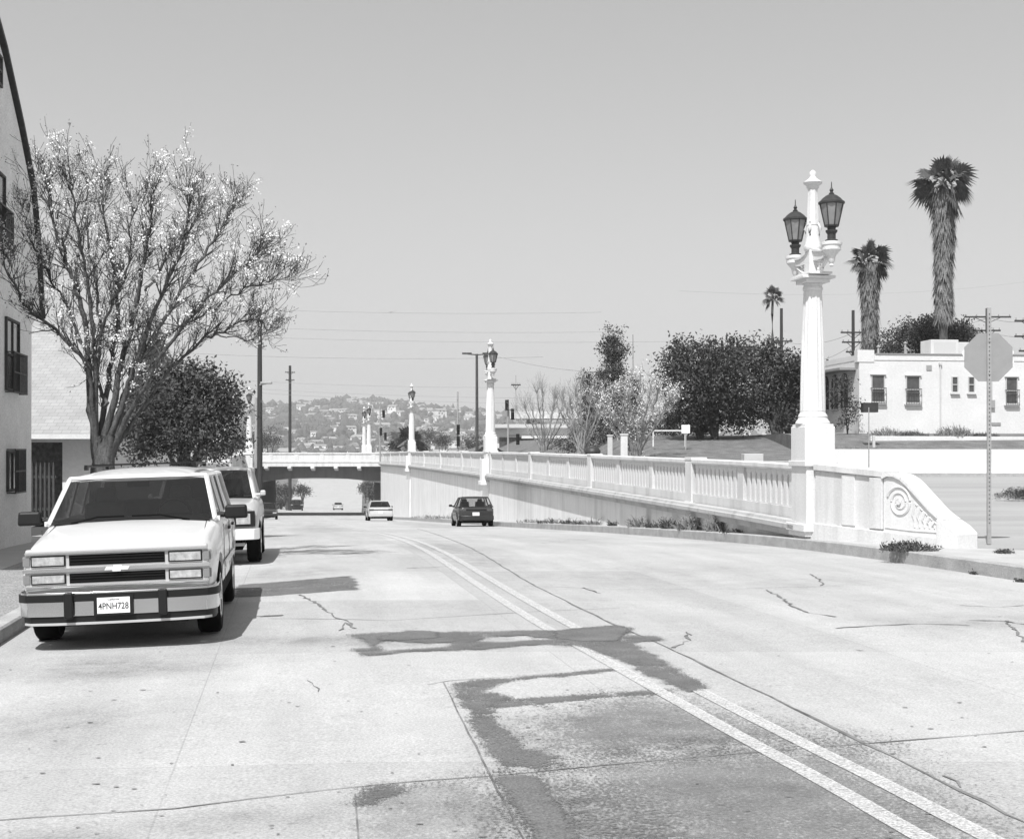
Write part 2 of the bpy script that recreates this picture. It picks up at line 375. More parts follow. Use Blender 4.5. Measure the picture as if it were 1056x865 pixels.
# left kerb, parkway gravel, sidewalk
def kerbcols(side):
    def f(y):
        x = kerbL(y) if side < 0 else kerbR(y); h = .16 if side < 0 else .22
        z = roadC(x, y)
        c = [(x, z-.3), (x, z+h-.02), (x+side*.02, z+h), (x+side*.20, z+h), (x+side*.2, z-.3)]
        return c
    return f
strip('kerb', YN, kerbcols(-1), M['kerb']); strip('kerb', YN, kerbcols(1), M['kerb'])
strip('gravel_strip', [y for y in YN if y < 62], lambda y: [(kerbL(y)-1.55, gutZ(y)+.16), (kerbL(y)-.2, gutZ(y)+.15)], M['gravel'])
strip('sidewalk', YN, lambda y: [(kerbL(y)-3.6, gutZ(y)+.18), (kerbL(y)-(1.55 if y < 60 else .2), gutZ(y)+.165)], M['walk'])
def leftD(y): return min(roadD(y)-.15, 1.95) if y < 40 else lerp(1.95, 1.6, sstep(40, 70, y))
strip('ground', YN, lambda y: [(-1500, EYE-leftD(y)), (-120, EYE-leftD(y)), (-40, EYE-leftD(y)), (kerbL(y)-(3.6 if y < 63 else 1.3), EYE-leftD(y))], M['dirt'])
# right: strip between kerb and wall, corner pavement, side street
def platD(y): return lerp(1.80, 1.15, sstep(30, 60, y)) if y > 27 else 1.80
def stripD(y): return roadD(y)-.215
strip('sidewalk', [y for y in YN if y >= 12], lambda y: [(kerbR(y)+.2, EYE-stripD(y)), (max(railX(y)+.4, kerbR(y)+.25) if y > 29 else lerp(11.5, railX(29)+.4, sstep(20, 29, y)), EYE-(stripD(y) if y > 29 else lerp(1.77, stripD(29), sstep(22, 29, y))))], M['walk'])
def streetcols(y):
    x0 = railX(y)+.35 if y > 29 else lerp(11.5, railX(29)+.4, sstep(20, 29, y))
    if y < 20: x0 = kerbR(y)+.19 if y < 12 else 11.5
    return [(x0, EYE-platD(y)-.004), (x0+3, EYE-platD(y)-.006), (60, EYE-platD(y)-.004), (1500, EYE-platD(y))]
strip('side_street', YN, streetcols, M['street'])
# far valley and hills
hillY = pchip([(-3000,428),(0,426),(200,424),(290,421),(320,417),(370,416),(410,418),(450,424),(500,427),(560,436),(620,442),(700,446),(850,450),(1056,452),(4000,450)])
def terrZ(x, y):
    px = CX+F*x/y
    rc = (kerbL(y)+kerbR(y))/2; w_ = (kerbR(y)-kerbL(y))/2
    off = abs(x-rc)-w_
    base = lerp(1.4, roadD(y)-1.2, sstep(186, 290, y))
    base = lerp(base, 3.5+1.5*mnoise.noise(Vector((x/70, y/70, 5))), sstep(30, 95, off)*sstep(190, 300, y)) if y < 950 else base
    base = lerp(roadD(y)+.25, base, sstep(0, 7, off)) if y <= 1000 else 19.8
    ht = (HY-hillY(px))*2400/F      # crest height above eye at 2400 m
    t = sstep(950, 2400, y)**.9
    n = mnoise.noise(Vector((x/260, y/260, 0)))*16+mnoise.noise(Vector((x/90, y/90, 3)))*5
    d = lerp(base, -ht*(y/2400 if y < 2400 else 1), t) - n*sstep(1000, 1500, y)*(1 if y < 2300 else .4)
    if y > 2400: d += (y-2400)*.12
    return EYE-d
tb = MB(); tys = [186]+frange(190, 300, 10)+frange(315, 1000, 15)+frange(1040, 3400, 45)+[4200, 5600]
nx = 150
for y in tys:
    for i in range(nx+1):
        t = (i/nx*2-1); x0 = (kerbL(y)+kerbR(y))/2 if y < 1000 else -.19*y
        x = x0+(t*60 if abs(t) < .5 else math.copysign(30+(abs(t)-.5)*2*(y*.9+900), t)) if y < 1000 else lerp(-1.15*y-300, 1.1*y+300, i/nx)
        tb.v.append((x, y, terrZ(x, y)))
for j in range(len(tys)-1):
    for i in range(nx):
        a = j*(nx+1)+i; tb.f.append((a, a+1, a+nx+2, a+nx+1)); tb.m.append(0)
tag(tb.build('hills', M['hill'], smooth=80), kind='structure')
# yard bank on the right, above the side street
def yardD(x, y):
    a = lerp(.66, -.85, sstep(57.5, 80, y)); b_ = lerp(.12, -.85, sstep(61, 70, y))
    return lerp(a, b_, sstep(15.5, 17.5, x))
def lawnf(i, y): return lerp(1.22, lerp(.66, -.85, sstep(57.5, 80, y)), (0,.5,1,1,1,1,1)[i])
def lawnx(y): return lerp(3.4, 4.5, sstep(57,70,y))-.16*max(0,y-70)
strip('lawn', frange(57.3, 90, 1.5)+[110,150], lambda y: [(lawnx(y), EYE-1.3)]+[(lerp(lawnx(y)+.02, 14.2, (k/6)**1.2), EYE-lawnf(k, y)) for k in range(7)]+[(14.2, EYE-1.3)], M['lawn'])
strip('lawn', frange(61.02, 90, 1.5)+[110,150], lambda y: [(14.0, EYE-1.3)]+[(14.0+(k/8)**1.3*60, EYE-lerp(.12, -.85, sstep(61, 70, y))) for k in range(9)], M['lawn'])

# ------------------------------------------------------------------ marks on the road
def ribbon(name, pts, width, mt, dz=.004, jit=0.0, wj=0.0, step=.35, kind='structure'):
    P = [Vector((p[0], p[1])) for p in pts]; out = []
    for a, b_ in zip(P, P[1:]):
        n = max(1, int((b_-a).length/step)); out += [a.lerp(b_, i/n) for i in range(n)]
    out.append(P[-1]); mb = MB(); n = len(out)
    for i, p in enumerate(out):
        t = (out[min(i+1, n-1)]-out[max(i-1, 0)]).normalized(); nn = Vector((-t.y, t.x))
        q = p+nn*random.uniform(-jit, jit); w_ = width/2*(1+random.uniform(-wj, wj))*(.5 if 'lane' not in name else 1)
        for s_ in (-1, 1):
            u = q+nn*w_*s_; mb.v.append((u.x, u.y, roadC(u.x, u.y)+dz))
        if i: k = 2*i; mb.f.append((k-2, k-1, k+1, k)); mb.m.append(0)
    return tag(mb.build(name, mt), kind=kind)
ctr = [(2.75,3.2)]+[G(*p)[:2] for p in ((985,865),(890,812),(785,758),(712,719),(640,680),(565,641),(484,591),(404,551.5))]
ctr += [(kerbL(y)+lerp(5.35, 6.4, (y-40)/140), y) for y in (52,70,95,130,165,185)]
cs = ctr
def off_line(pts, o):
    out = []
    for i, p in enumerate(pts):
        a = Vector(pts[max(i-1,0)][:2]); b_ = Vector(pts[min(i+1,len(pts)-1)][:2]); t = (b_-a).normalized(); out.append((p[0]-t.y*-o, p[1]-t.x*o))
    return out
def smooth_line(pts, it=2):
    P = [Vector(p[:2]) for p in pts]
    for _ in range(it):
        Q = [P[0]]
        for a, b_ in zip(P, P[1:]): Q += [a.lerp(b_, .25), a.lerp(b_, .75)]
        P = Q+[P[-1]]
    return [tuple(p) for p in P]
ctr = smooth_line(ctr)
ribbon('lane_line', off_line(ctr, .155), .125, M['paint'], .008, step=.5)
ribbon('lane_line', off_line(ctr, -.155), .125, M['paint'], .008, step=.5)
for k in (-3.6,):     # lanes of the far road
    ribbon('lane_line', [((kerbL(y)+kerbR(y))/2+k, y) for y in (200,300,450,700,980)], .2, M['paint'], .03, step=8)
JN = 'road_joint'
ribbon(JN, smooth_line([G(*p) for p in ((430,545),(520,588),(600,628),(638,646),(690,668),(760,702),(860,750),(960,800),(1056,848),(1120,880))]), .045, M['crack'], .005, .012, .5)
ribbon(JN, [G(*p) for p in ((-40,838),(180,828),(340,812),(508,800),(700,782),(880,768),(1056,754),(1130,748))], .03, M['crack'], .005, .008, .6)
ribbon(JN, [G(*p) for p in ((458,704),(478,745),(505,798),(560,905))], .022, M['crack'], .005, .006, .5)
ribbon(JN, [G(*p) for p in ((440,706),(462,702),(520,698),(640,690))], .02, M['crack'], .005, .006, .5)
ribbon(JN, [G(*p) for p in ((366,818),(370,870))], .018, M['crack'], .005)
ribbon(JN, [G(*p) for p in ((10,600),(120,590),(245,585),(380,572))], .02, M['crack'], .005)
ribbon(JN, [G(*p) for p in ((280,636),(400,640),(480,635),(560,630),(640,627))], .03, M['crack'], .005, .02, .5)
ribbon(JN, [G(*p) for p in ((540,604),(640,608),(760,607),(870,604))], .025, M['crack'], .005, .02, .5)
CR = 'road_crack'
for pts, wd in (
  (((790,608),(806,616),(818,626),(832,632),(862,636)), .06), (((835,592),(846,598),(848,604)), .05),
  (((862,648),(905,645),(950,643),(1000,645)), .05), (((1000,640),(1030,640),(1056,644)), .06), (((1036,640),(1050,652),(1056,662)), .05),
  (((694,668),(710,660),(706,652),(712,655)), .05), (((310,612),(330,624),(345,636),(360,640),(366,648)), .05), (((366,648),(356,642),(350,650)), .05),
  (((620,612),(600,606)), .06), (((990,624),(1030,626),(1056,624)), .04), (((560,560),(610,556)), .04), (((420,586),(470,584)), .05),
  (((975,800),(990,812)), .03), (((320,700),(330,712)), .02)):
    ribbon(CR, [G(*p) for p in pts], wd, M['crack'], .006, .03, .8, .12)

def patch(pxs, mt, dz=.006, feather=.07, name='asphalt_patch', holes=()):
    HE = []
    for h in holes:
        Q = [Vector(G(*p)[:2]) for p in h]; HE += list(zip(Q, Q[1:]+Q[:1]))
    P = [Vector(G(*p)[:2]) for p in pxs]; m_ = feather+.02
    x0, x1 = min(p.x for p in P)-m_, max(p.x for p in P)+m_; y0, y1 = min(p.y for p in P)-m_, max(p.y for p in P)+m_
    st = max(.035, min(.06, (x1-x0)/90)); sy = st*1.5; nx_ = int((x1-x0)/st)+1; ny_ = int((y1-y0)/sy)+1
    E = list(zip(P, P[1:]+P[:1]))+HE; vs = []; cov = []
    for j in range(ny_+1):
        y = y0+j*sy
        for i in range(nx_+1):
            x = x0+i*st; d = 1e9; ins = False
            for a, b_ in E:
                if (a.y > y) != (b_.y > y) and x < (b_.x-a.x)*(y-a.y)/(b_.y-a.y)+a.x: ins = not ins
                ab = b_-a; l2 = ab.length_squared
                t = 0 if l2 == 0 else max(0, min(1, ((x-a.x)*ab.x+(y-a.y)*ab.y)/l2)); q = (a.x+ab.x*t-x)**2+(a.y+ab.y*t-y)**2
                if q < d: d = q
            d = math.sqrt(d)*(1 if ins else -1)+mnoise.noise(Vector((x*5, y*5, 1)))*.035
            cov.append(max(-1, min(1, d/feather))); vs.append((x, y, roadC(x, y)+dz))
    fs = []
    for j in range(ny_):
        for i in range(nx_):
            a = j*(nx_+1)+i; f = (a, a+1, a+nx_+2, a+nx_+1)
            if max(cov[k] for k in f) > -.99: fs.append(f)
    used_ = sorted({k for f in fs for k in f}); mp = {k: n for n, k in enumerate(used_)}
    me = bpy.data.meshes.new(name); me.from_pydata([vs[k] for k in used_], [], [[mp[k] for k in f] for f in fs])
    at_ = me.attributes.new('cover', 'FLOAT', 'POINT'); at_.data.foreach_set('value', [cov[k] for k in used_])
    me.materials.append(mt); o = bpy.data.objects.new(name, me); COL.objects.link(o); tag(o, kind='structure')
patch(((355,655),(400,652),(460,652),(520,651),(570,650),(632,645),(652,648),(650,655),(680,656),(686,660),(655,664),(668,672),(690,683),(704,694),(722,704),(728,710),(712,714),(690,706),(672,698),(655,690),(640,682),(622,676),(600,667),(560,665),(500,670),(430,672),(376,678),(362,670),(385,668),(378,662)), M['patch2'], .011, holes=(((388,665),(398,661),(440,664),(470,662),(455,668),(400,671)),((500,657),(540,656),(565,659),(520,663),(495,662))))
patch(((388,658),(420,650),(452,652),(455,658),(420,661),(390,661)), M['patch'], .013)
patch(((585,788),(700,777),(880,768),(1010,865),(1060,905),(640,905)), M['patch3'], .0045, .5, 'road_stain')
patch(((545,742),(640,716),(700,722),(872,764),(700,775),(590,784)), M['patch3'], .0045, .4, 'road_stain')
patch(((372,812),(500,802),(560,905),(375,905)), M['patch4'], .0045, .15, 'road_stain')
patch(((510,803),(560,800),(640,830),(690,865),(740,905),(610,905)), M['patch3'], .005, .4, 'road_stain')
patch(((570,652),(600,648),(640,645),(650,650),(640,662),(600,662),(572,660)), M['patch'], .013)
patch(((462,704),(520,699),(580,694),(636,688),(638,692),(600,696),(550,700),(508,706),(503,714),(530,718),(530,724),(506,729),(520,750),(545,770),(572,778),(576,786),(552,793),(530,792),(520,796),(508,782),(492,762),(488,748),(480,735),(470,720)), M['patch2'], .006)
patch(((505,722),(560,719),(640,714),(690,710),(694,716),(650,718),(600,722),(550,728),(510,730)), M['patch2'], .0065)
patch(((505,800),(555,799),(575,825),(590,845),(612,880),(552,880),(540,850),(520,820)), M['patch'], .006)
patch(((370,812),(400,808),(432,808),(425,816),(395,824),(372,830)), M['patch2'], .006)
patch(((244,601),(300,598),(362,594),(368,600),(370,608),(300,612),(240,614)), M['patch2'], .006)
def spots():
    mb = MB()
    for _ in range(170):
        px = random.uniform(0, 1056); py = 600+265*random.random()**.7; g = G(px, py, .0062)
        if g[0] < kerbL(g[1])+.3 or g[0] > kerbR(g[1])-.3: continue
        r = random.uniform(.004, .015); n = 7; b0 = len(mb.v); e = random.uniform(1, 2.2)
        for i in range(n):
            a = i/n*6.283; q = r*random.uniform(.6, 1.2); mb.v.append((g[0]+q*e*math.cos(a), g[1]+q*math.sin(a), roadC(g[0], g[1])+.0062))
        mb.f.append(tuple(range(b0, b0+n))); mb.m.append(0)
    tag(mb.build('road_spots', M['crack']), kind='structure')
spots()
# ------------------------------------------------------------------ balustrade, retaining walls, bridge
RD = Vector((-.163, 1, 0)).normalized(); RN = Vector((-1, -.163, 0)).normalized()   # along the rail, and out towards the road
RA = math.atan2(.163, 1)         # rotation that turns +y into RD
def sweep(mb, ys, prof, xf=railX, zf=lambda y: EYE-topD(y), nrm=RN, closed=True, mi=0):
    """prof: list of (offset towards the road, height relative to zf)"""
    b0 = len(mb.v); n = len(prof)
    for y in ys:
        for o, h in prof:
            hh = h(y) if callable(h) else h+zf(y)
            mb.v.append((xf(y)+nrm.x*o, y+nrm.y*o, hh))
    for j in range(len(ys)-1):
        for i in range(n if closed else n-1):
            k = (i+1) % n; mb.f.append((b0+j*n+i, b0+j*n+k, b0+(j+1)*n+k, b0+(j+1)*n+i)); mb.m.append(mi)
    if closed:
        mb.f.append(tuple(b0+i for i in range(n))); mb.f.append(tuple(b0+(len(ys)-1)*n+i for i in range(n)))
        mb.m += [mi, mi]
def make_balustrade(y0, y1, label, full, xf=railX, zf=lambda y: EYE-topD(y), side=1, majors=None):
    root = empty('balustrade', (0,0,0), label, 'balustrade')
    ys = frange(y0, y1, 1.5); s = side
    mb = MB(); sweep(mb, ys, [(.21*s,-.02),(.18*s,0),(-.18*s,0),(-.21*s,-.02),(-.21*s,-.10),(-.15*s,-.145),(.15*s,-.145),(.21*s,-.10)], xf, zf)
    mb.build('top_rail', M['bal'], root)
    mb = MB(); sweep(mb, ys, [(.17*s,-.93),(-.17*s,-.93),(-.17*s,-1.3),(.17*s,-1.3)], xf, zf)
    mb.build('plinth', M['bal'], root)
    mb = MB(); sweep(mb, ys, [(.20*s,-1.17),(.34*s,-1.19),(.36*s,-1.25),(.40*s,-1.27),(.40*s,-1.36),(.30*s,-1.40),(.28*s,-1.52),(-.2*s,-1.52),(-.2*s,-1.30),(.17*s,-1.302)], xf, zf)
    mb.build('ledge', M['ledge'], root)
    z = y0; majors = majors or []; k = 0; pil = []
    y = y0; 
    step = 4.07; j = 1
    while y0+j*step < y1-1:
        yy = y0+j*step; pil.append((yy, j % 3 == 2)); j += 1
    for yy, big in pil:
        w_ = .28 if big else .22; t = .215 if big else .150
        b_ = MB(); Mx = Matrix.Translation((xf(yy), yy, zf(yy))) @ Matrix.Rotation(RA, 4, 'Z')
        b_.box((0, 0, -.625), (2*t, w_*2, 1.09), 0, Mx)
        if big: b_.box((0, 0, .0), (.45, w_*2+.06, .08), 0, Mx); b_.box((0, 0, -1.22), (.46, w_*2+.04, .14), 0, Mx)
        b_.build('pilaster', M['bal'], root, bevel=.012)
    # one baluster: a bar that flares into the arches above it
    pitch = .34; h = .79
    prof = [(-.105, 0), (.105, 0), (.105, .62)]
    for i in range(1, 5):
        a = i/5*math.pi/2; prof.append((.1625-.0575*math.cos(a), .62+.0575*math.sin(a)*1.2))
    prof += [(.17, .70), (.17, h), (-.17, h), (-.17, .70)]
    prof += [(-x, zz) for x, zz in reversed(prof[3:7])]+[(-.105, .62)]
    rows = []
    edges = [y0]+[p for p, _ in pil]+[y1]
    for a, b_ in zip(edges, edges[1:]):
        n = int((b_-a-.5)/pitch/1.0); st = (b_-a-n*pitch)/2
        rows += [a+st+pitch*(i+.5) for i in range(n)]
    proto = None; rest = MB(); cnt = 0
    for yy in rows:
        if cnt < full:
            if proto is None:
                m_ = MB(); m_.prism(prof, -.12, .12, 'x'); proto = m_.build('baluster', M['bal'], root, bevel=.012); o = proto
            else:
                o = proto.copy(); COL.objects.link(o); o.parent = root; KIDS[root.name].append(o)
            o.location = (xf(yy), yy, zf(yy)-.93); o.rotation_euler = (0, 0, RA)
        else:
            rest.prism(prof, -.12, .12, 'x', 0, Matrix.Translation((xf(yy), yy, zf(yy)-.93)) @ Matrix.Rotation(RA, 4, 'Z'))
        cnt += 1
    if rest.v: tag(rest.build('baluster_row', M['bal'], root), kind='stuff' if cnt > 100 else None)
    return root
make_balustrade(28.6, 163.5, 'long white concrete balustrade sloping away along the top of the ramp wall', 100)
# retaining wall on the right
root = empty('retaining_wall', (0,0,0), 'tall pale stained concrete retaining wall below the long balustrade', 'wall')
ys = frange(28.2, 163.5, 1.5)
mb = MB(); sweep(mb, ys, [(.12, -1.50), (.12, lambda y: roadZ(y)-.3), (-.5, lambda y: roadZ(y)-.3), (-.5, -1.50)]); mb.build('wall_face', M['wall'], root)
for yy in (74.5, 123.0):
    b_ = MB(); Mx = Matrix.Translation((railX(yy), yy, EYE-topD(yy))) @ Matrix.Rotation(RA, 4, 'Z')
    b_.box((-.22, 0, -1.0), (.62, .95, 1.2), 0, Mx); b_.box((-.25, 0, -1.7), (.70, 1.05, .22), 0, Mx); b_.prism([(-.5,-1.81),(.5,-1.81),(.12,-2.5),(-.12,-2.5)], -.5, -.12, 'x', 0, Mx)
    b_.prism([(-.16,-2.5),(.16,-2.5),(.16,-(roadD(yy)-topD(yy))),(-.16,-(roadD(yy)-topD(yy)))], -.2, -.11, 'x', 0, Mx)
    b_.build('wall_pilaster', M['wall'], root, bevel=.02)
# left retaining wall and balustrade
def lwX(y): return kerbL(y)-1.1
root = empty('retaining_wall', (0,0,0), 'concrete retaining wall beside the left sidewalk near the bridge', 'wall')
mb = MB(); sweep(mb, frange(66, 163.5, 3), [(0, lambda y: EYE-1.62), (0, lambda y: roadZ(y)-.3), (.4, lambda y: roadZ(y)-.3), (.4, lambda y: EYE-1.62)], lwX); mb.build('wall_face', M['wall'], root)
make_balustrade(100, 163.5, 'white concrete balustrade beside the far left sidewalk near the bridge', 0, lambda y: lwX(y)-.2, lambda y: EYE-.38, -1)

# bridge across the underpass
def make_bridge():
    BY, W = 165.0, 14.5
    x0, x1 = lwX(165)-.3, railX(165)+.3
    # local frame: X across the underpass (x0..x1), parallel to view's x axis turned by RA
    root = empty('road_bridge', (0,0,0), 'low concrete road bridge with arched girders spanning the underpass', 'bridge')
    def Mx(): 
        return Matrix.Translation((x1, BY, 0)) @ Matrix.Rotation(RA*.15, 4, 'Z')
    w_ = x1-x0; Mt = Mx()
    zt = EYE-.36
    for nm, yy in (('parapet', 0.0), ('parapet', W)):
        b_ = MB(); L0, L1 = -w_-8, .8
        b_.box(((L0+L1)/2, yy, zt-.06), (L1-L0, .44, .14), 0, Mt); b_.box(((L0+L1)/2, yy, zt-.62), (L1-L0, .28, 1.0), 0, Mt); b_.box(((L0+L1)/2, yy-.05 if yy == 0 else yy+.05, zt-1.06), (L1-L0, .5, .16), 0, Mt)
        x = L0+1
        while x < L1: b_.box((x, yy, zt-.55), (.5, .36, .92), 0, Mt); x += 3.1
        o = b_.build(nm, M['bal'], root, bevel=.02)
    b_ = MB(); b_.box((-w_/2, W/2, zt-1.42), (w_+16, W+.9, .42), 0, Mt); b_.build('deck_slab', M['bal'], root)
    b_ = MB(); b_.box((-w_/2, W/2, zt-1.12), (w_+40, W-3, .06), 0, Mt); b_.build('deck_road', M['street'], root)
    n = 24
    for yy in (.95, 4.2, 7.4, 10.6, 13.8):
        poly = [(-w_-.2, zt-1.63), (.2, zt-1.63)]
        for i in range(n+1):
            t = i/n; x = lerp(.2, -w_-.2, t); poly.append((x, zt-1.63-(1.40+.75*abs(2*t-1)**2.2)))
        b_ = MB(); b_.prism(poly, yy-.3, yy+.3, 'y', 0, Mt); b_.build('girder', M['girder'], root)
    for k in range(5):
        x = -2.9-2.8*k; b_ = MB(); b_.prism([(-.85, zt-1.632), (.62, zt-1.632), (.62, zt-2.0), (.45, zt-2.15), (-.5, zt-1.95), (-.85, zt-1.85)][::-1], x-.22, x+.22, 'x', 0, Mt); b_.build('corbel', M['bal'], root)
    for xx in (-w_-.5, -.15):
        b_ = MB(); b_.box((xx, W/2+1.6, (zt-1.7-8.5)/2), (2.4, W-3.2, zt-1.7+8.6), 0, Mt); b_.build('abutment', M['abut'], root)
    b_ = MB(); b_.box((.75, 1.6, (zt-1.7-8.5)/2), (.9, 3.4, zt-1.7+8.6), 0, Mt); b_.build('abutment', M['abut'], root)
make_bridge()
# cross street either side of the bridge
mb = MB(); mb.box((-240, 172.5, EYE-1.52), (410, 13, .1)); mb.box((120, 172.5, EYE-1.25), (270, 13, .1)); tag(mb.build('cross_street', M['street']), kind='structure')
mb = MB(); mb.box((-241.5, 183.5, EYE-3.4), (408, 5, 3.8)); mb.box((300, 183.5, EYE-3.4), (636, 5, 3.8)); tag(mb.build('ground', M['dirt']), kind='structure')

# wing wall with the scroll, from the lamp pier towards the corner
def make_wing():
    A = Vector((railX(28.1)+.02, 28.1, 0)); d = Vector((.52, -.854, 0)).normalized()
    root = empty('wing_wall', (A.x, A.y, EYE-1.80), 'white end wall of the balustrade finishing in a carved scroll beside the stop sign', 'wall')
    # local: x along the wall (towards the camera corner), y = thickness, z up.  top of wall 1.42 at the pier
    ang = math.atan2(d.y, d.x); root.rotation_euler = (0, 0, ang)
    # the face towards the road is local -y
    L1 = 1.85
    b_ = MB(); b_.prism([(0, .0), (L1, .0), (L1, 1.26), (0, 1.38)], -.17, .17, 'y'); b_.prism([(-.1,-.3),(L1+1.75,-.3),(L1+1.75,.16),(-.1,.30)], -.24, .24, 'y')
    b_.build('wall_panel', M['bal'], root, bevel=.012)
    b_ = MB(); b_.prism([(0, 1.385), (L1+.06, 1.262), (L1+.06, 1.40), (0, 1.52)], -.23, .23, 'y'); b_.build('cap', M['bal'], root, bevel=.015)
    b_ = MB(); b_.box((.95, 0, .80), (.36, .40, 1.02)); b_.box((L1-.14, 0, .76), (.34, .44, 1.0)); b_.build('pilaster', M['bal'], root, bevel=.012)
    # scroll volute block
    x0 = L1+.04; poly = [(x0, .16), (x0, 1.24)]
    for x, z in ((.12,1.29),(.30,1.28),(.46,1.22),(.62,1.11),(.80,.96),(.98,.81),(1.16,.66),(1.34,.54),(1.48,.47)): poly.append((x0+x, z))
    poly += [(x0+1.5, .16)]
    b_ = MB(); b_.prism(poly, -.20, .20, 'y'); b_.build('scroll', M['wpaint'], root, bevel=.02)
    # raised band over the back of the scroll
    b_ = MB(); top = poly[1:-1]
    for (xa, za), (xb, zb) in zip(top, top[1:]):
        t = Vector((xb-xa, zb-za)).normalized(); nn = Vector((-t.y, t.x)) if -t.y*0+t.x > 0 else Vector((t.y, -t.x))
        b_.prism([(xa, za+.002), (xb, zb+.002), (xb+nn.x*.055, zb+nn.y*.055), (xa+nn.x*.055, za+nn.y*.055)], -.245, .245, 'y')
    b_.build('scroll_band', M['wpaint'], root)
    # carved spiral and leaves on the road face
    b_ = MB(); pts = []; c = (x0+.42, .80)
    for i in range(90):
        a = i/89*2*math.pi*2.35+.6; r = .045+.27*(i/89)
        pts.append((c[0]+r*math.cos(a), -.20, c[1]+r*math.sin(a)))
    b_.tube(pts, [.016+.016*i/89 for i in range(90)], 6)
    b_.lathe([(.0,0),(.05,0),(.05,.03),(.02,.045)], (c[0], -.245, c[1]), 12, axis='y')
    for k in range(5):
        xa = x0+.80+k*.12; zt_ = .80-k*.085; b_.tube([(xa, -.2, .34), (xa-.05, -.205, .34+(zt_-.34)*.5), (xa+.01, -.2, zt_), (xa+.055, -.2, zt_-.05), (xa+.03,-.2,zt_-.09)], [.018,.022,.02,.018,.01], 6)
    b_.tube([(x0+.06, -.2, .30), (x0+.75, -.2, .27), (x0+1.4, -.2, .27)], .018, 6)
    b_.build('carving', M['bal'], root)
    b_ = MB(); b_.prism([(x0+1.38,-.1),(x0+1.86,-.1),(x0+1.86,.27),(x0+1.70,.40),(x0+1.50,.50),(x0+1.38,.52)], -.29, .29, 'y'); b_.build('end_block', M['wpaint'], root, bevel=.02)
make_wing()

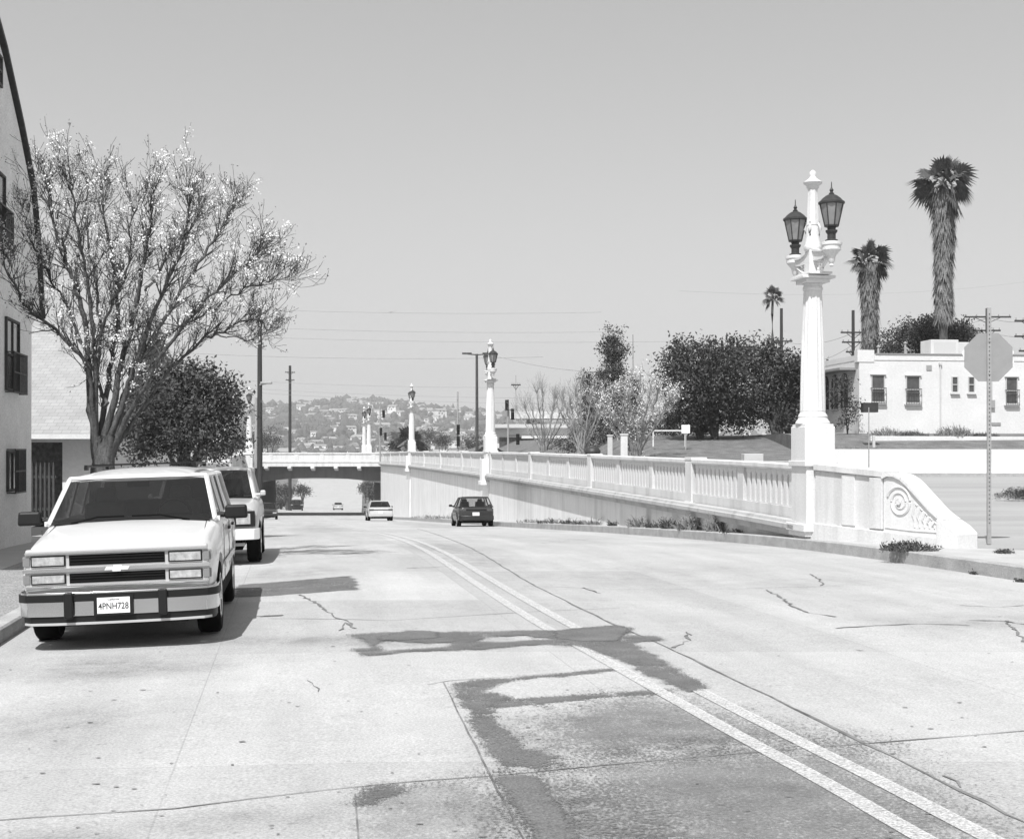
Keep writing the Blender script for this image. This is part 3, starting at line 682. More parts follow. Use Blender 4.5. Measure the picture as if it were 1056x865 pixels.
# ------------------------------------------------------------------ lamp posts
def make_lamp():
    root = empty('lamp_post', (0,0,0), 'x', 'lamp post')
    W_ = M['wpaint']
    b_ = MB(); b_.box((0,0,.70), (.62,.86,1.46)); b_.box((0,0,1.45), (.72,.96,.12)); b_.box((0,0,1.86), (.66,.80,.72)); b_.box((0,0,.12), (.80,1.04,.16)); b_.box((0,0,0.0), (.72,.94,.12)); b_.box((0,0,-.11),(.56,.8,.12)); b_.build('pedestal', W_, root, bevel=.015)
    b_ = MB(); b_.box((0,0,2.24), (.62,.74,.06)); b_.lathe([(.36,2.27),(.36,2.31),(.32,2.36),(.30,2.40),(.31,2.44),(.27,2.50),(.26,2.54)], n=24); b_.build('base_molding', W_, root, smooth=35, bevel=.01)
    prof = [(.265,2.54),(.262,2.7),(.235,4.0),(.195,4.95),(.19,5.06)]
    b_ = MB(); b_.lathe(prof, n=32, flute=[0,.10,.10,.10,0]); b_.build('shaft', W_, root, smooth=20)
    b_ = MB(); b_.lathe([(.19,5.06),(.21,5.09),(.21,5.13),(.19,5.16),(.20,5.22)], n=24); b_.prism([(-.36,-.36),(.36,-.36),(.36,.36),(-.36,.36)], 5.30, 5.36, 'z'); b_.box((0,0,5.26), (.52,.60,.08)); b_.box((0,0,5.40),(.50,.9,.05)); b_.build('capital', W_, root, smooth=30, bevel=.008)
    # middle block and upper column
    b_ = MB(); b_.box((0,0,5.66), (.27,.31,.50), tx=.9, ty=.9); b_.lathe([(.165,5.90),(.185,5.94),(.185,6.0),(.16,6.06),(.145,6.20),(.13,6.40),(.12,6.46)], n=16); b_.build('centre_block', W_, root, smooth=35, bevel=.01)
    b_ = MB()
    for k in range(4):
        a = k*math.pi/2+math.pi/4; b_.tube([(.13*math.cos(a),.13*math.sin(a),6.22),(.17*math.cos(a),.17*math.sin(a),6.36),(.125*math.cos(a),.125*math.sin(a),6.46),(.15*math.cos(a),.15*math.sin(a),6.51)], [.025,.035,.025,.015], 6)
    b_.build('leaf_ornament', W_, root, smooth=60)
    b_ = MB(); b_.lathe([(.135,6.44),(.125,6.6),(.105,7.18),(.105,7.22)], n=16, flute=[0,.1,.1,0]); b_.build('upper_shaft', W_, root, smooth=20)
    b_ = MB(); b_.lathe([(.11,7.20),(.13,7.23),(.13,7.27),(.19,7.31),(.20,7.34),(.11,7.40),(.07,7.44),(.06,7.47),(.075,7.51),(.06,7.56),(.015,7.60)], n=16); b_.build('finial', W_, root, smooth=40)
    for s in (-1, 1):
        b_ = MB()
        pts = [(0, s*.14, 5.70), (0, s*.4, 5.70), (0, s*.7, 5.73), (0, s*1.0, 5.76)]
        b_.prism([(s*.13,5.68),(s*.6,5.66),(s*.85,5.70),(s*.85,5.82),(s*.6,5.80),(s*.13,5.88)], -.055, .055, 'x')
        b_.prism([(s*.13,5.882),(s*.6,5.802),(s*.86,5.822),(s*.86,5.86),(s*.6,5.84),(s*.13,5.93)], -.085, .085, 'x')
        # scrolled underside
        sp = [(0, s*(.45+.17*math.cos(a_)*(1-a_/16)), 5.52+.15*math.sin(a_)*(1-a_/16)) for a_ in [i*.45 for i in range(22)]]
        b_.tube(sp, .028, 6); b_.tube([(0, s*.14, 5.40), (0, s*.3, 5.42), (0, s*.55, 5.52), (0, s*.8, 5.64)], [.05,.04,.04,.05], 6)
        b_.lathe([(.02,5.44),(.05,5.47),(.03,5.50),(.07,5.56),(.075,5.62),(.10,5.68),(.17,5.76),(.19,5.78),(.19,5.86),(.21,5.88),(.21,5.93),(.15,5.95)], (0, s*1.0, 0), 16)
        b_.build('bracket', W_, root, smooth=35)
        lan = MB(); c = (0, s*1.0, 0)
        lan.lathe([(.13,5.95),(.13,5.98),(.085,6.0),(.085,6.10),(.10,6.12),(.12,6.15),(.12,6.18),(.08,6.19),(.09,6.235),(.145,6.25),(.150,6.28)], c, 12)
        lan.lathe([(.245,6.70),(.265,6.715),(.265,6.75),(.235,6.77),(.19,6.82),(.12,6.875),(.07,6.90),(.05,6.91),(.055,6.93),(.03,6.945),(.03,6.97),(.045,6.99),(.03,7.01),(.012,7.05),(.008,7.16)], c, 16)
        for k in range(8):
            a = k*math.pi/4; lan.tube([(.145*math.cos(a), c[1]+.145*math.sin(a), 6.27), (.248*math.cos(a), c[1]+.248*math.sin(a), 6.71)], .012, 5)
        lo = lan.build('lantern', M['iron'], root, smooth=35)
        g = MB(); g.lathe([(.138,6.275),(.24,6.705)], c, 8); g.build('lantern_glass', M['lglass'], lo)
    return root
lp = make_lamp()
def lamp_at(o, y, label, dx=0.0, x=None, zt=None, base=1.42):
    o['label'] = label; o['group'] = 'ornamental lamp posts on the balustrades'
    o.location = (x if x is not None else railX(y)+dx, y, (EYE-topD(y) if zt is None else zt)-base); o.rotation_euler = (0, 0, RA)
lamp_at(lp, 28.5, 'nearest and tallest white ornamental lamp post with two dark lanterns on a square pier')
for y, lab, x in ((74.5, 'white double-lantern lamp post on the balustrade above the dark hatchback', None),
               (123.0, 'small white lamp post on the balustrade just before the bridge corner', None),
               (166.0, 'white lamp post at the near right corner of the bridge', railX(166)-1.4),
               (180.5, 'white lamp post at the far right corner of the bridge', railX(180.5)-1.2),
               (124.0, 'distant white lamp post beside the dark street pole above the left wall', (257-CX)*124/F)):
    o = copy_tree(lp); lamp_at(o, y, lab, x=x, zt=(EYE-.38 if x is not None else None))

# ------------------------------------------------------------------ stop sign seen from behind
def make_stop():
    p = Vector((9.1, 25.9, EYE-1.79))
    root = empty('stop_sign', p, 'octagonal stop sign seen from its grey back on a tall steel post', 'road sign')
    b_ = MB(); b_.box((0,0,2.25), (.075,.045,4.5)); 
    b_.build('post', M['steel'], root)
    b_ = MB()
    for k in range(52): b_.lathe([(.012,0),(.012,.004)], (0,-.0265,.4+k*.078), 8, axis='y')
    b_.build('post_holes', M['wdark'], root)
    r = .50; poly = [(r*math.cos(math.pi/8+k*math.pi/4), 3.56+r*math.sin(math.pi/8+k*math.pi/4)) for k in range(8)]
    b_ = MB(); b_.prism(poly, .026, .031, 'y'); o = b_.build('sign_plate', M['signback'], root)
    b_ = MB(); b_.prism([(x*.97, 3.56+(z-3.56)*.97) for x, z in poly], .0315, .033, 'y'); b_.build('sign_face', mat('stop_face', .09, .5), root)
    text_mesh('STOP', .42, Matrix.Translation((0,.0335,3.56)) @ Matrix.Rotation(math.pi, 4, 'Z') @ Matrix.Rotation(math.pi/2, 4, 'X'), M['plate'], root)
    b_ = MB()
    for z in (3.25, 3.87): b_.lathe([(.02,0),(.02,.012)], (0,-.036,z), 8, axis='y')
    b_.build('bolt', M['steel'], root)
make_stop()
# ------------------------------------------------------------------ vehicles (own frame: y from the nose 0 to the tail L, x to the side, z up from the road)
def wheel_at(root, x, y, r, w_=.22, rimm=None, nm='wheel'):
    s = 1 if x > 0 else -1
    b_ = MB(); b_.lathe([(r*.60,-w_/2+.01),(r*.9,-w_/2),(r*.985,-w_/2+.025),(r,-w_/2+.05),(r,w_/2-.05),(r*.985,w_/2-.025),(r*.9,w_/2),(r*.60,w_/2-.01)], (x, y, r), 28, axis='x')
    t = b_.build(nm, M['black'], root, smooth=40)
    b_ = MB(); f = s*(w_/2-.005)
    b_.lathe([(r*.62,f-s*.06),(r*.62,f),(r*.56,f+s*.005),(r*.50,f-s*.05),(r*.22,f-s*.03),(r*.18,f+s*.01),(.02,f+s*.012)], (x, y, r), 20, axis='x')
    b_.build('rim', rimm or M['chrome'], t, smooth=35)
def bars(mb, pts, a=.04, n=4):
    for p, q in pts: mb.tube([p, q], a, n)
def panel(mb, quad, th=.006):
    a, b_, c, d = [Vector(p) for p in quad]; n = (b_-a).cross(d-a).normalized()*th
    mb.add([a, b_, c, d, a+n, b_+n, c+n, d+n], [(0,1,2,3),(7,6,5,4),(0,4,5,1),(1,5,6,2),(2,6,7,3),(3,7,4,0)])
def body_loft(st, paint, root, wheels, wr, W, name='body'):
    b_ = MB(); n = None
    for (y, zb, zt, hw, cr) in st:
        h = zt-zb
        half = [(hw-.12, zb), (hw-.04, zb+.05), (hw-.012, zb+h*.3), (hw, zb+h*.55), (hw-.006, zb+h*.72), (hw-.02, zt-.13), (hw-.045, zt-.065), (hw-.085, zt-.02), (hw-.15, zt+.006), (hw*.5, zt+cr*.8)]
        ring = [(x, zz) for x, zz in half]+[(0, zt+cr)]+[(-x, zz) for x, zz in reversed(half)]
        b0 = len(b_.v); b_.v += [(x, y, zz) for x, zz in ring]; k = len(ring)
        if n is not None:
            for i in range(k):
                j = (i+1) % k; b_.f.append((n+i, n+j, b0+j, b0+i)); b_.m.append(0)
        else: b_.f.append(tuple(range(b0, b0+k))); b_.m.append(0)
        n = b0
    b_.f.append(tuple(range(n, n+k))); b_.m.append(0)
    o = b_.build(name, paint, root)
    cs_ = []
    for y in wheels:
        for s in (-1, 1):
            c = MB(); c.lathe([(wr, -.2), (wr, .2)], (s*(W/2-.06), y, wr*.86), 28, axis='x'); cs_.append(c.build('cut', paint))
    boolean_cut(o, cs_)
    o.data.polygons.foreach_set('use_smooth', [True]*len(o.data.polygons)); o.data.set_sharp_from_angle(angle=R(32))
    return o
def cabin(root, y0, y1, y2, y3, hb, ht, zb, zt, crown, paint, pillars, glass, thick=.035, roofover=.03):
    def lp_(t): return None
    b_ = MB()
    for s in (-1, 1):
        A = (s*hb, y0, zb); B = (s*ht, y1, zt); C = (s*ht, y2, zt); D = (s*hb, y3, zb)
        bars(b_, [(A, B), (B, C), (C, D)], thick)
        for yp in pillars:
            b_.tube([(s*(hb+.004), yp, zb), (s*(ht+.004), yp+(.04 if yp < (y0+y3)/2 else 0), zt)], thick*.95, 4)
        b_.box((s*hb, (y0+y3)/2, zb+.01), (.09, y3-y0-.1, .05))
    b_.tube([(-ht, y1, zt), (ht, y1, zt)], thick, 4); b_.tube([(-ht, y2, zt), (ht, y2, zt)], thick, 4)
    b_.build('pillar_frame', paint, root)
    # roof
    b_ = MB(); ny = 7; rows = []
    for j in range(ny+1):
        t = j/ny; y = lerp(y1-.02, y2+roofover, t); e = 1-abs(2*t-1)**4; b0 = len(b_.v); rows.append(b0)
        for i in range(13):
            u = i/12*2-1; b_.v.append((u*(ht+.012), y, zt+.005+crown*(1-abs(u)**3.2)*(.35+.65*e)))
        for i in range(13):
            u = 1-i/12*2; b_.v.append((u*(ht+.0), y, zt-.035))
    for j in range(ny):
        for i in range(26):
            k = (i+1) % 26; b_.f.append((rows[j]+i, rows[j]+k, rows[j+1]+k, rows[j+1]+i)); b_.m.append(0)
    b_.f.append(tuple(range(rows[0], rows[0]+26))); b_.f.append(tuple(range(rows[-1], rows[-1]+26))); b_.m += [0, 0]
    b_.build('roof', paint, root, smooth=40)
    # glazing, curved across for the screens
    for nm, ya, za, ha, yb, zb_, hb_ in (('windscreen', y0, zb, hb, y1, zt, ht), ('rear_window', y3, zb, hb, y2, zt, ht)):
        g = MB(); s_ = -1 if nm == 'windscreen' else 1; n = 10
        for i in range(n+1):
            u = i/n*2-1; bow = (.07 if nm == 'windscreen' else .03)*(1-u*u)*s_
            g.v.append((u*(ha-.02), ya+bow, za)); g.v.append((u*(hb_-.02), yb+bow*.7, zb_-.01))
            if i: k = 2*i; g.f.append((k-2, k-1, k+1, k)); g.m.append(0)
        g.build(nm, glass, root, smooth=60)
    g0 = [y0]+list(pillars)+[y3]
    for s in (-1, 1):
        for i, (a, c) in enumerate(zip(g0, g0[1:])):
            def top(y, first, last):
                return y
            ya, yc = a, c; yta = y1 if i == 0 else a+.02; ytc = y2 if i == len(g0)-2 else c+.02
            if i == 0 and yta > ytc: yta = ytc-.02
            g = MB(); g.v += [(s*(hb-.008), ya, zb), (s*(hb-.008), yc, zb), (s*(ht-.008), ytc, zt), (s*(ht-.008), yta, zt)]; g.f.append((0,1,2,3)); g.m.append(0)
            g.build('side_window', glass, root)
def plan_bar(mb, plan, z0, z1, th, lean=0):
    n = len(plan); b0 = len(mb.v)
    for i, (x, y) in enumerate(plan):
        a = Vector(plan[max(i-1,0)]); c = Vector(plan[min(i+1,n-1)]); t = (c-a).normalized(); nn = Vector((-t.y, t.x))*th
        mb.v += [(x, y, z0), (x, y-lean, z1), (x+nn.x, y+nn.y, z1), (x+nn.x, y+nn.y, z0)]
        if i:
            k = b0+4*i
            for e in range(4): f = (e+1) % 4; mb.f.append((k-4+e, k-4+f, k+f, k+e)); mb.m.append(0)
    mb.f += [(b0, b0+1, b0+2, b0+3), (b0+4*n-4, b0+4*n-3, b0+4*n-2, b0+4*n-1)]; mb.m += [0, 0]
def place(root, x, y, rear=False, L=5.0, rz=0.0):
    """nose (or tail) centre of the vehicle at x, y on the road"""
    sl = math.atan(roadD(y+2)-roadD(y+1))
    root.location = (x, y, roadC(x, y)); root.rotation_euler = (-sl, -.030 if x < kerbL(y)+2.7 and y < 60 else 0, RA+rz)
    if rear:
        d = Vector((math.sin(-(RA+rz)), math.cos(RA+rz))); root.location = (x+d.x*L, y+d.y*L, roadZ(y+L)); root.rotation_euler = (sl, 0, RA+rz+math.pi)
def mirrors(root, hb, y, z, mt, w_=.22, h=.15):
    for s in (-1, 1):
        b_ = MB(); b_.box((s*(hb+.09+w_/2), y, z), (w_, .10, h), tx=.93, ty=.8); b_.box((s*(hb+.04), y+.02, z-.03), (.14, .05, .06)); b_.build('mirror', mt, root, bevel=.04)

def make_suv():
    L = 5.05
    root = empty('parked_suv', (0,0,0), 'white full-size SUV with twin-slot grille parked nearest the camera at the left kerb', 'car')
    st = [(0,.46,.975,.87,.0),(.03,.45,1.0,.89,.01),(.12,.44,1.02,.905,.02),(.4,.42,1.055,.92,.03),(.9,.40,1.105,.935,.04),(1.28,.38,1.15,.945,.04),(1.34,.38,1.165,.945,.02),(2.2,.38,1.165,.95,0),(3.4,.38,1.16,.95,0),(4.6,.40,1.15,.945,0),(4.95,.44,1.14,.93,0),(5.05,.48,1.12,.90,0)]
    body_loft(st, M['wcar'], root, (.92, 3.92), .45, 1.89)
    cabin(root, 1.32, 2.02, 4.86, 4.98, .87, .745, 1.165, 1.635, .105, M['wcar'], (2.62, 3.62), M['glass'], .027)
    for x in (-.81, .81):
        for y in (.92, 3.92): wheel_at(root, x, y, .385, .24)
    # underside, boxed low and wide so the gap beneath reads darker
    b_ = MB(); b_.box((0, 2.55, .36), (1.36, 4.5, .26)); b_.box((0, .35, .36), (1.3, .6, .26)); b_.box((0, 2.45, .40), (1.84, 2.1, .12)); b_.tube([(-.75,3.92,.36),(.75,3.92,.36)], .06, 8); b_.tube([(-.75,.92,.36),(.75,.92,.36)], .05, 8); b_.build('chassis', M['black'], root)
    # front panel
    b_ = MB(); b_.box((0, -.005, .79), (1.74, .09, .40), tx=.985); b_.build('front_panel', M['gcar'], root, bevel=.015)
    for z0, z1 in ((.825,.925), (.655,.748)):
        g = MB(); g.box((0, -.046, (z0+z1)/2), (.90, .02, z1-z0)); o = g.build('grille', M['black'], root)
        g = MB()
        for k in range(3): g.box((0, -.058, z0+(k+.7)*(z1-z0)/3.4), (.88, .008, .008))
        g.build('grille_slat', M['blackp'], o)
    g = MB(); g.prism([(-.88,.766),(.88,.766),(.88,.808),(-.88,.808)], -.075, -.045, 'y'); g.box((0,-.058,.950), (1.72,.035,.028)); g.box((0,-.058,.628),(1.72,.03,.024)); g.build('grille_bar', M['chrome'], root, bevel=.006)
    g = MB(); g.prism([(-.12,.770),(-.045,.770),(-.045,.756),(.035,.756),(.035,.770),(.10,.770),(.12,.806),(.045,.806),(.045,.820),(-.035,.820),(-.035,.806),(-.10,.806)], -.086, -.074, 'y'); g.build('emblem', M['wcar'], root)
    for s in (-1, 1):
        for z0, z1 in ((.822,.928), (.652,.750)):
            g = MB(); g.box((s*.645, -.049, (z0+z1)/2), (.325, .03, z1-z0)); o = g.build('headlight', M['blackp'], root, bevel=.006)
            g = MB(); g.box((s*.645, -.061, (z0+z1)/2), (.295, .02, z1-z0-.026)); 
            for k in range(9): g.box((s*.645-.135+k*.034, -.072, (z0+z1)/2), (.004,.003,z1-z0-.04))
            g.build('lens', M['lens'], o)
            g = MB(); g.box((s*.845, -.03, (z0+z1)/2), (.06, .06, z1-z0-.01)); g.box((s*.875, .05, (z0+z1)/2), (.03, .12, z1-z0-.01)); g.build('indicator', M['amber'], root, bevel=.006)
    pl = [(k*.96,y_) for k,y_ in [(-.985,.42),(-.985,.12),(-.955,.0),(-.88,-.08),(-.62,-.135),(-.3,-.155),(0,-.16),(.3,-.155),(.62,-.135),(.88,-.08),(.955,.0),(.985,.12),(.985,.42)]]
    b_ = MB(); plan_bar(b_, pl, .345, .575, .05, -.012); bp = b_.build('bumper', M['chrome'], root, smooth=30, bevel=.008)
    b_ = MB(); plan_bar(b_, [(x*1.012, y-.014) for x, y in pl], .485, .555, .03); b_.build('rubber_strip', M['blackp'], bp, smooth=30)
    b_ = MB(); plan_bar(b_, [(x*.97, y+.012) for x, y in pl], .255, .345, .05); b_.build('valance', M['blackp'], root, smooth=30)
    b_ = MB(); plan_bar(b_, [(x*.965, y-.004) for x, y in pl[2:-2]], .262, .285, .02); b_.build('valance_strip', M['gcar'], root, smooth=30)
    for x in (-.45, .43):
        b_ = MB(); b_.box((x, -.175, .45), (.085, .05, .25), ty=.8); b_.build('bumper_guard', M['blackp'], bp, bevel=.012)
    b_ = MB(); b_.box((-.03, -.178, .443), (.37, .02, .20)); o = b_.build('plate_frame', M['blackp'], root)
    b_ = MB(); b_.box((-.03, -.191, .440), (.305, .004, .152)); p_ = b_.build('license_plate', M['plate'], o)
    text_mesh('4PNH728', .088, Matrix.Translation((-.03, -.194, .430)) @ Matrix.Rotation(math.pi/2, 4, 'X') @ Matrix.Scale(.80, 4, (1,0,0)), M['ink'], o, bold=.0008)
    text_mesh('California', .028, Matrix.Translation((-.03, -.194, .497)) @ Matrix.Rotation(math.pi/2, 4, 'X'), M['ink'], o)
    # sides
    for s in (-1, 1):
        for y in (1.42, 2.62, 3.50): g = MB(); g.box((s*.950, y, .80), (.006, .012, .62)); g.build('door_seam', M['wdark'], root)
        g = MB(); g.box((s*.96, 2.42, .68), (.02, 2.2, .065)); g.build('side_moulding', M['gcar'], root, bevel=.006)
        for y in (2.50, 3.40): g = MB(); g.box((s*.96, y, 1.02), (.03, .17, .035)); g.build('door_handle', M['blackp'], root, bevel=.006)
        g = MB(); g.box((s*.60, 3.2, 1.775), (.035, 1.9, .03)); g.box((s*.60, 2.3, 1.75), (.04,.1,.04)); g.box((s*.60, 4.1, 1.75),(.04,.1,.04)); g.build('roof_rail', M['blackp'], root)
    for y in (2.75, 3.9): g = MB(); g.box((0, y, 1.785), (1.2, .035, .02)); g.build('roof_bar', M['blackp'], root)
    g = MB(); g.box((0, 1.285, 1.172), (1.62,.08,.012)); g.build('cowl', M['blackp'], root)
    g = MB(); g.box((.0,.62,1.1),(0.001,.001,.001)) if 0 else None
    for s in (-1, 1):
        g.tube([(s*.80, .15, 1.003+.0), (s*.79, .6, 1.07), (s*.78, 1.24, 1.158)], .004, 4)
    g.build('bonnet_seam', M['wdark'], root)
    mirrors(root, .87, 1.50, 1.235, M['blackp'], .25, .15)
    for x0, x1 in ((-.62, -.08), (.0, .60)):
        g = MB(); g.tube([(x0 if x0 < 0 else x1, 1.24, 1.175), ((x0+x1)/2, 1.25, 1.235), (x1 if x0 < 0 else x0, 1.28, 1.235)], .010, 5); g.build('wiper', M['black'], root)
    # inside
    g = MB(); g.box((0, 1.72, 1.12), (1.6, .5, .16)); g.build('dashboard', M['inter'], root, bevel=.03)
    g = MB()
    c = Vector((.38, 1.95, 1.20)); ring = [(c.x+.19*math.cos(a*math.pi/10), c.y+.06*math.sin(a*math.pi/10), c.z+.18*math.sin(a*math.pi/10)) for a in range(21)]
    g.tube(ring, .017, 6, cap=False); g.box((c.x, c.y, c.z), (.34,.03,.05)); g.build('steering_wheel', M['blackp'], root)
    for x in (-.42, .42):
        g = MB(); g.box((x, 2.45, 1.05), (.52,.18,.62), tx=.85); g.box((x, 2.47, 1.44), (.26,.12,.17), tx=.85); g.box((x, 2.25, .78), (.52,.5,.14)); g.build('seat', M['seat'], root, bevel=.04)
    g = MB(); g.box((0, 3.4, 1.05), (1.4,.2,.6)); g.build('rear_seat', M['seat'], root, bevel=.04)
    g = MB(); g.box((0, 1.98, 1.56), (.24,.02,.06)); g.build('rear_view_mirror', M['blackp'], root)
    place(root, -3.82, 13.25)
    return root
make_suv()

def make_truck2():
    root = empty('parked_suv', (0,0,0), 'pale older SUV with square headlamps parked just behind the nearest white SUV', 'car')
    st = [(0,.50,.98,.90,.0),(.04,.48,1.0,.92,.01),(.6,.45,1.06,.94,.03),(1.25,.42,1.12,.95,.03),(1.32,.42,1.13,.95,0),(4.3,.42,1.12,.95,0),(4.5,.5,1.08,.92,0)]
    body_loft(st, M['gcar'], root, (.85, 3.4), .42, 1.90)
    cabin(root, 1.28, 1.80, 4.30, 4.45, .85, .74, 1.13, 1.66, .075, M['wcar'], (2.4,), M['glass'])
    for x in (-.83, .83):
        for y in (.85, 3.4): wheel_at(root, x, y, .38, .25)
    b_ = MB(); b_.box((0, 2.2, .40), (1.3, 4.0, .26)); b_.box((0,.3,.40),(1.3,.4,.28)); b_.build('chassis', M['black'], root)  # chassis block shaped low to deepen the shade under the vehicle
    b_ = MB(); b_.box((0, -.02, .80), (1.0, .05, .26)); g0 = b_.build('grille', M['blackp'], root)
    b_ = MB()
    for k in range(9): b_.box((-.44+k*.11, -.048, .80), (.02, .01, .24))
    b_.build('grille_slat', M['gcar'], g0)
    for s in (-1, 1):
        b_ = MB(); b_.box((s*.70, -.02, .80), (.36, .06, .27)); o = b_.build('headlight', M['blackp'], root, bevel=.01)
        b_ = MB(); b_.box((s*.68, -.055, .80), (.24, .02, .18)); b_.build('lens', M['lens'], o)
    pl = [(-.95,.3),(-.94,.0),(-.86,-.10),(0,-.13),(.86,-.10),(.94,.0),(.95,.3)]
    b_ = MB(); plan_bar(b_, pl, .44, .63, .05); b_.build('bumper', M['wcar'], root, smooth=30, bevel=.01)
    b_ = MB(); b_.tube([(-.7,-.02,.36),(.7,-.02,.36)], .03, 6); b_.tube([(.5,-.05,.42),(.5,-.1,.32)], .03, 6); b_.build('tow_hook', M['steel'], root)
    mirrors(root, .86, 1.35, 1.22, M['gcar'], .10, .10)
    b_ = MB(); b_.box((0, 1.6, 1.10), (1.5,.4,.12)); b_.build('dashboard', M['inter'], root)
    for x in (-.4, .4): g = MB(); g.box((x, 2.3, 1.1), (.5,.16,.75), tx=.8); g.build('seat', M['seat'], root, bevel=.04)
    for x0, x1 in ((-.6,-.1),(.05,.55)): g = MB(); g.tube([(x0,1.18,1.14),(x1,1.22,1.2)], .01, 5); g.build('wiper', M['black'], root)
    place(root, -5.30, 23.4)
make_truck2()

def small_car(kind, paint, label, name, x, y, rear, glass, rz=0.0, rimm=None):
    if kind == 'hatch':
        L, W, wh = 3.95, 1.66, (.8, 3.2)
        st = [(0,.28,.62,.70,0),(.1,.24,.68,.78,.02),(.6,.22,.78,.81,.04),(1.05,.22,.86,.82,.04),(1.15,.22,.88,.825,0),(3.3,.22,.92,.825,0),(3.80,.26,.90,.80,0),(3.92,.30,.84,.76,0),(3.95,.34,.78,.74,0)]
        cab = (1.05, 1.80, 3.35, 3.78, .755, .60, .89, 1.33, .05); pil = (2.35,)
        r = .29
    elif kind == 'sedan':
        L, W, wh = 4.55, 1.74, (.85, 3.5)
        st = [(0,.30,.60,.74,0),(.1,.25,.68,.82,.02),(.6,.22,.80,.85,.03),(1.2,.22,.88,.865,.02),(3.4,.22,.92,.865,0),(3.7,.24,.94,.85,.01),(4.40,.28,.90,.82,.01),(4.50,.32,.86,.79,0),(4.55,.36,.74,.78,0)]
        cab = (1.15, 1.95, 3.10, 3.70, .78, .60, .90, 1.36, .05); pil = (2.35,)
        r = .31
    else:   # pickup / van like
        L, W, wh = 4.9, 1.85, (.9, 3.8)
        st = [(0,.42,.92,.86,0),(.05,.40,.96,.89,.02),(.9,.38,1.05,.92,.03),(1.3,.38,1.10,.925,0),(4.8,.38,1.08,.92,0),(4.9,.42,1.04,.9,0)]
        cab = (1.25, 1.75, 2.9, 3.05, .84, .70, 1.10, 1.62, .06); pil = (2.3,)
        r = .36
    root = empty(name, (0,0,0), label, 'car')
    body_loft(st, paint, root, wh, r+.06, W)
    cabin(root, *cab, paint, pil, glass, .032)
    for xx in (-(W/2-.10), W/2-.10):
        for yy in wh: wheel_at(root, xx, yy, r, .19, rimm)
    b_ = MB(); b_.box((0, L/2, .23), (W-.5, L-.7, .14)); b_.build('chassis', M['black'], root)  # chassis box, set low to keep light out from underneath
    hwf = st[1][3]; zf = (st[1][1]+st[1][2])/2
    for s in (-1, 1):
        b_ = MB(); b_.box((s*(hwf-.17), .0, st[0][2]-.06), (.30, .12, .11)); b_.build('headlight', M['lens'], root, bevel=.01)
        zt_ = st[-3][2]
        b_ = MB(); b_.box((s*(st[-2][3]-.14), L-.06, zt_-.14), (.30, .14, .12)); b_.build('tail_light', M['red'], root, bevel=.01)
    b_ = MB(); b_.box((0, L-.03, zf_ := st[-3][2]-.14), (W-.72, .07, .07)); b_.build('tail_panel', M['blackp'], root)
    b_ = MB(); plan_bar(b_, [(-W/2+.02,L-.35),(-W/2+.03,L-.06),(-W/2+.14,L+.02),(0,L+.06),(W/2-.14,L+.02),(W/2-.03,L-.06),(W/2-.02,L-.35)][::-1], st[-1][1]-.04, st[-1][1]+.16, .05); b_.build('bumper', paint, root, smooth=30, bevel=.01)
    b_ = MB(); plan_bar(b_, [(-W/2+.04,.3),(-W/2+.05,.03),(-W/2+.16,-.05),(0,-.08),(W/2-.16,-.05),(W/2-.05,.03),(W/2-.04,.3)], .30, .48, .05); b_.build('bumper', paint, root, smooth=30, bevel=.01)
    b_ = MB(); b_.box((.03, L+.035, st[-1][1]+.235), (.31, .03, .15)); b_.build('license_plate', M['plate'], root)
    b_ = MB(); b_.box((0, -.03, (st[0][1]+st[0][2])/2+.05), (.8, .06, .12)); b_.build('grille', M['blackp'], root)
    mirrors(root, cab[4], cab[0]+.25, cab[6]+.08, M['blackp'], .16, .11)
    for x_ in (-.36, .36):
        g = MB(); g.box((x_, 2.15, .85), (.48,.16,.6), tx=.85); g.box((x_, 2.17, 1.2 if kind != 'truck' else 1.4), (.24,.1,.16), tx=.85); g.build('seat', M['inter'], root, bevel=.03)
    place(root, x, y, rear, L, rz)
    return root
# dark hatchback driving away at about 60 m
small_car('hatch', M['dcar'], 'dark hatchback driving away down the ramp beside the retaining wall', 'moving_car', (491.5-CX)*61.5/F, 61.5, True, M['glassc'], rz=-.02)
small_car('sedan', M['gcar'], 'pale sedan driving away just before the underpass', 'moving_car', (393-CX)*93/F, 93, True, M['glass'])
small_car('sedan', M['gcar'], 'tiny sedan far down the road beyond the underpass', 'moving_car', (349-CX)*245/F, 245, True, M['glass'])
small_car('truck', M['dcar'], 'dark pickup truck coming out beyond the underpass near its left side', 'moving_car', (306-CX)*205/F, 205, False, M['glass'])
small_car('sedan', M['dcar'], 'dark car parked at the left kerb before the underpass', 'parked_car', kerbL(112)+1.15, 112, False, M['glass'])

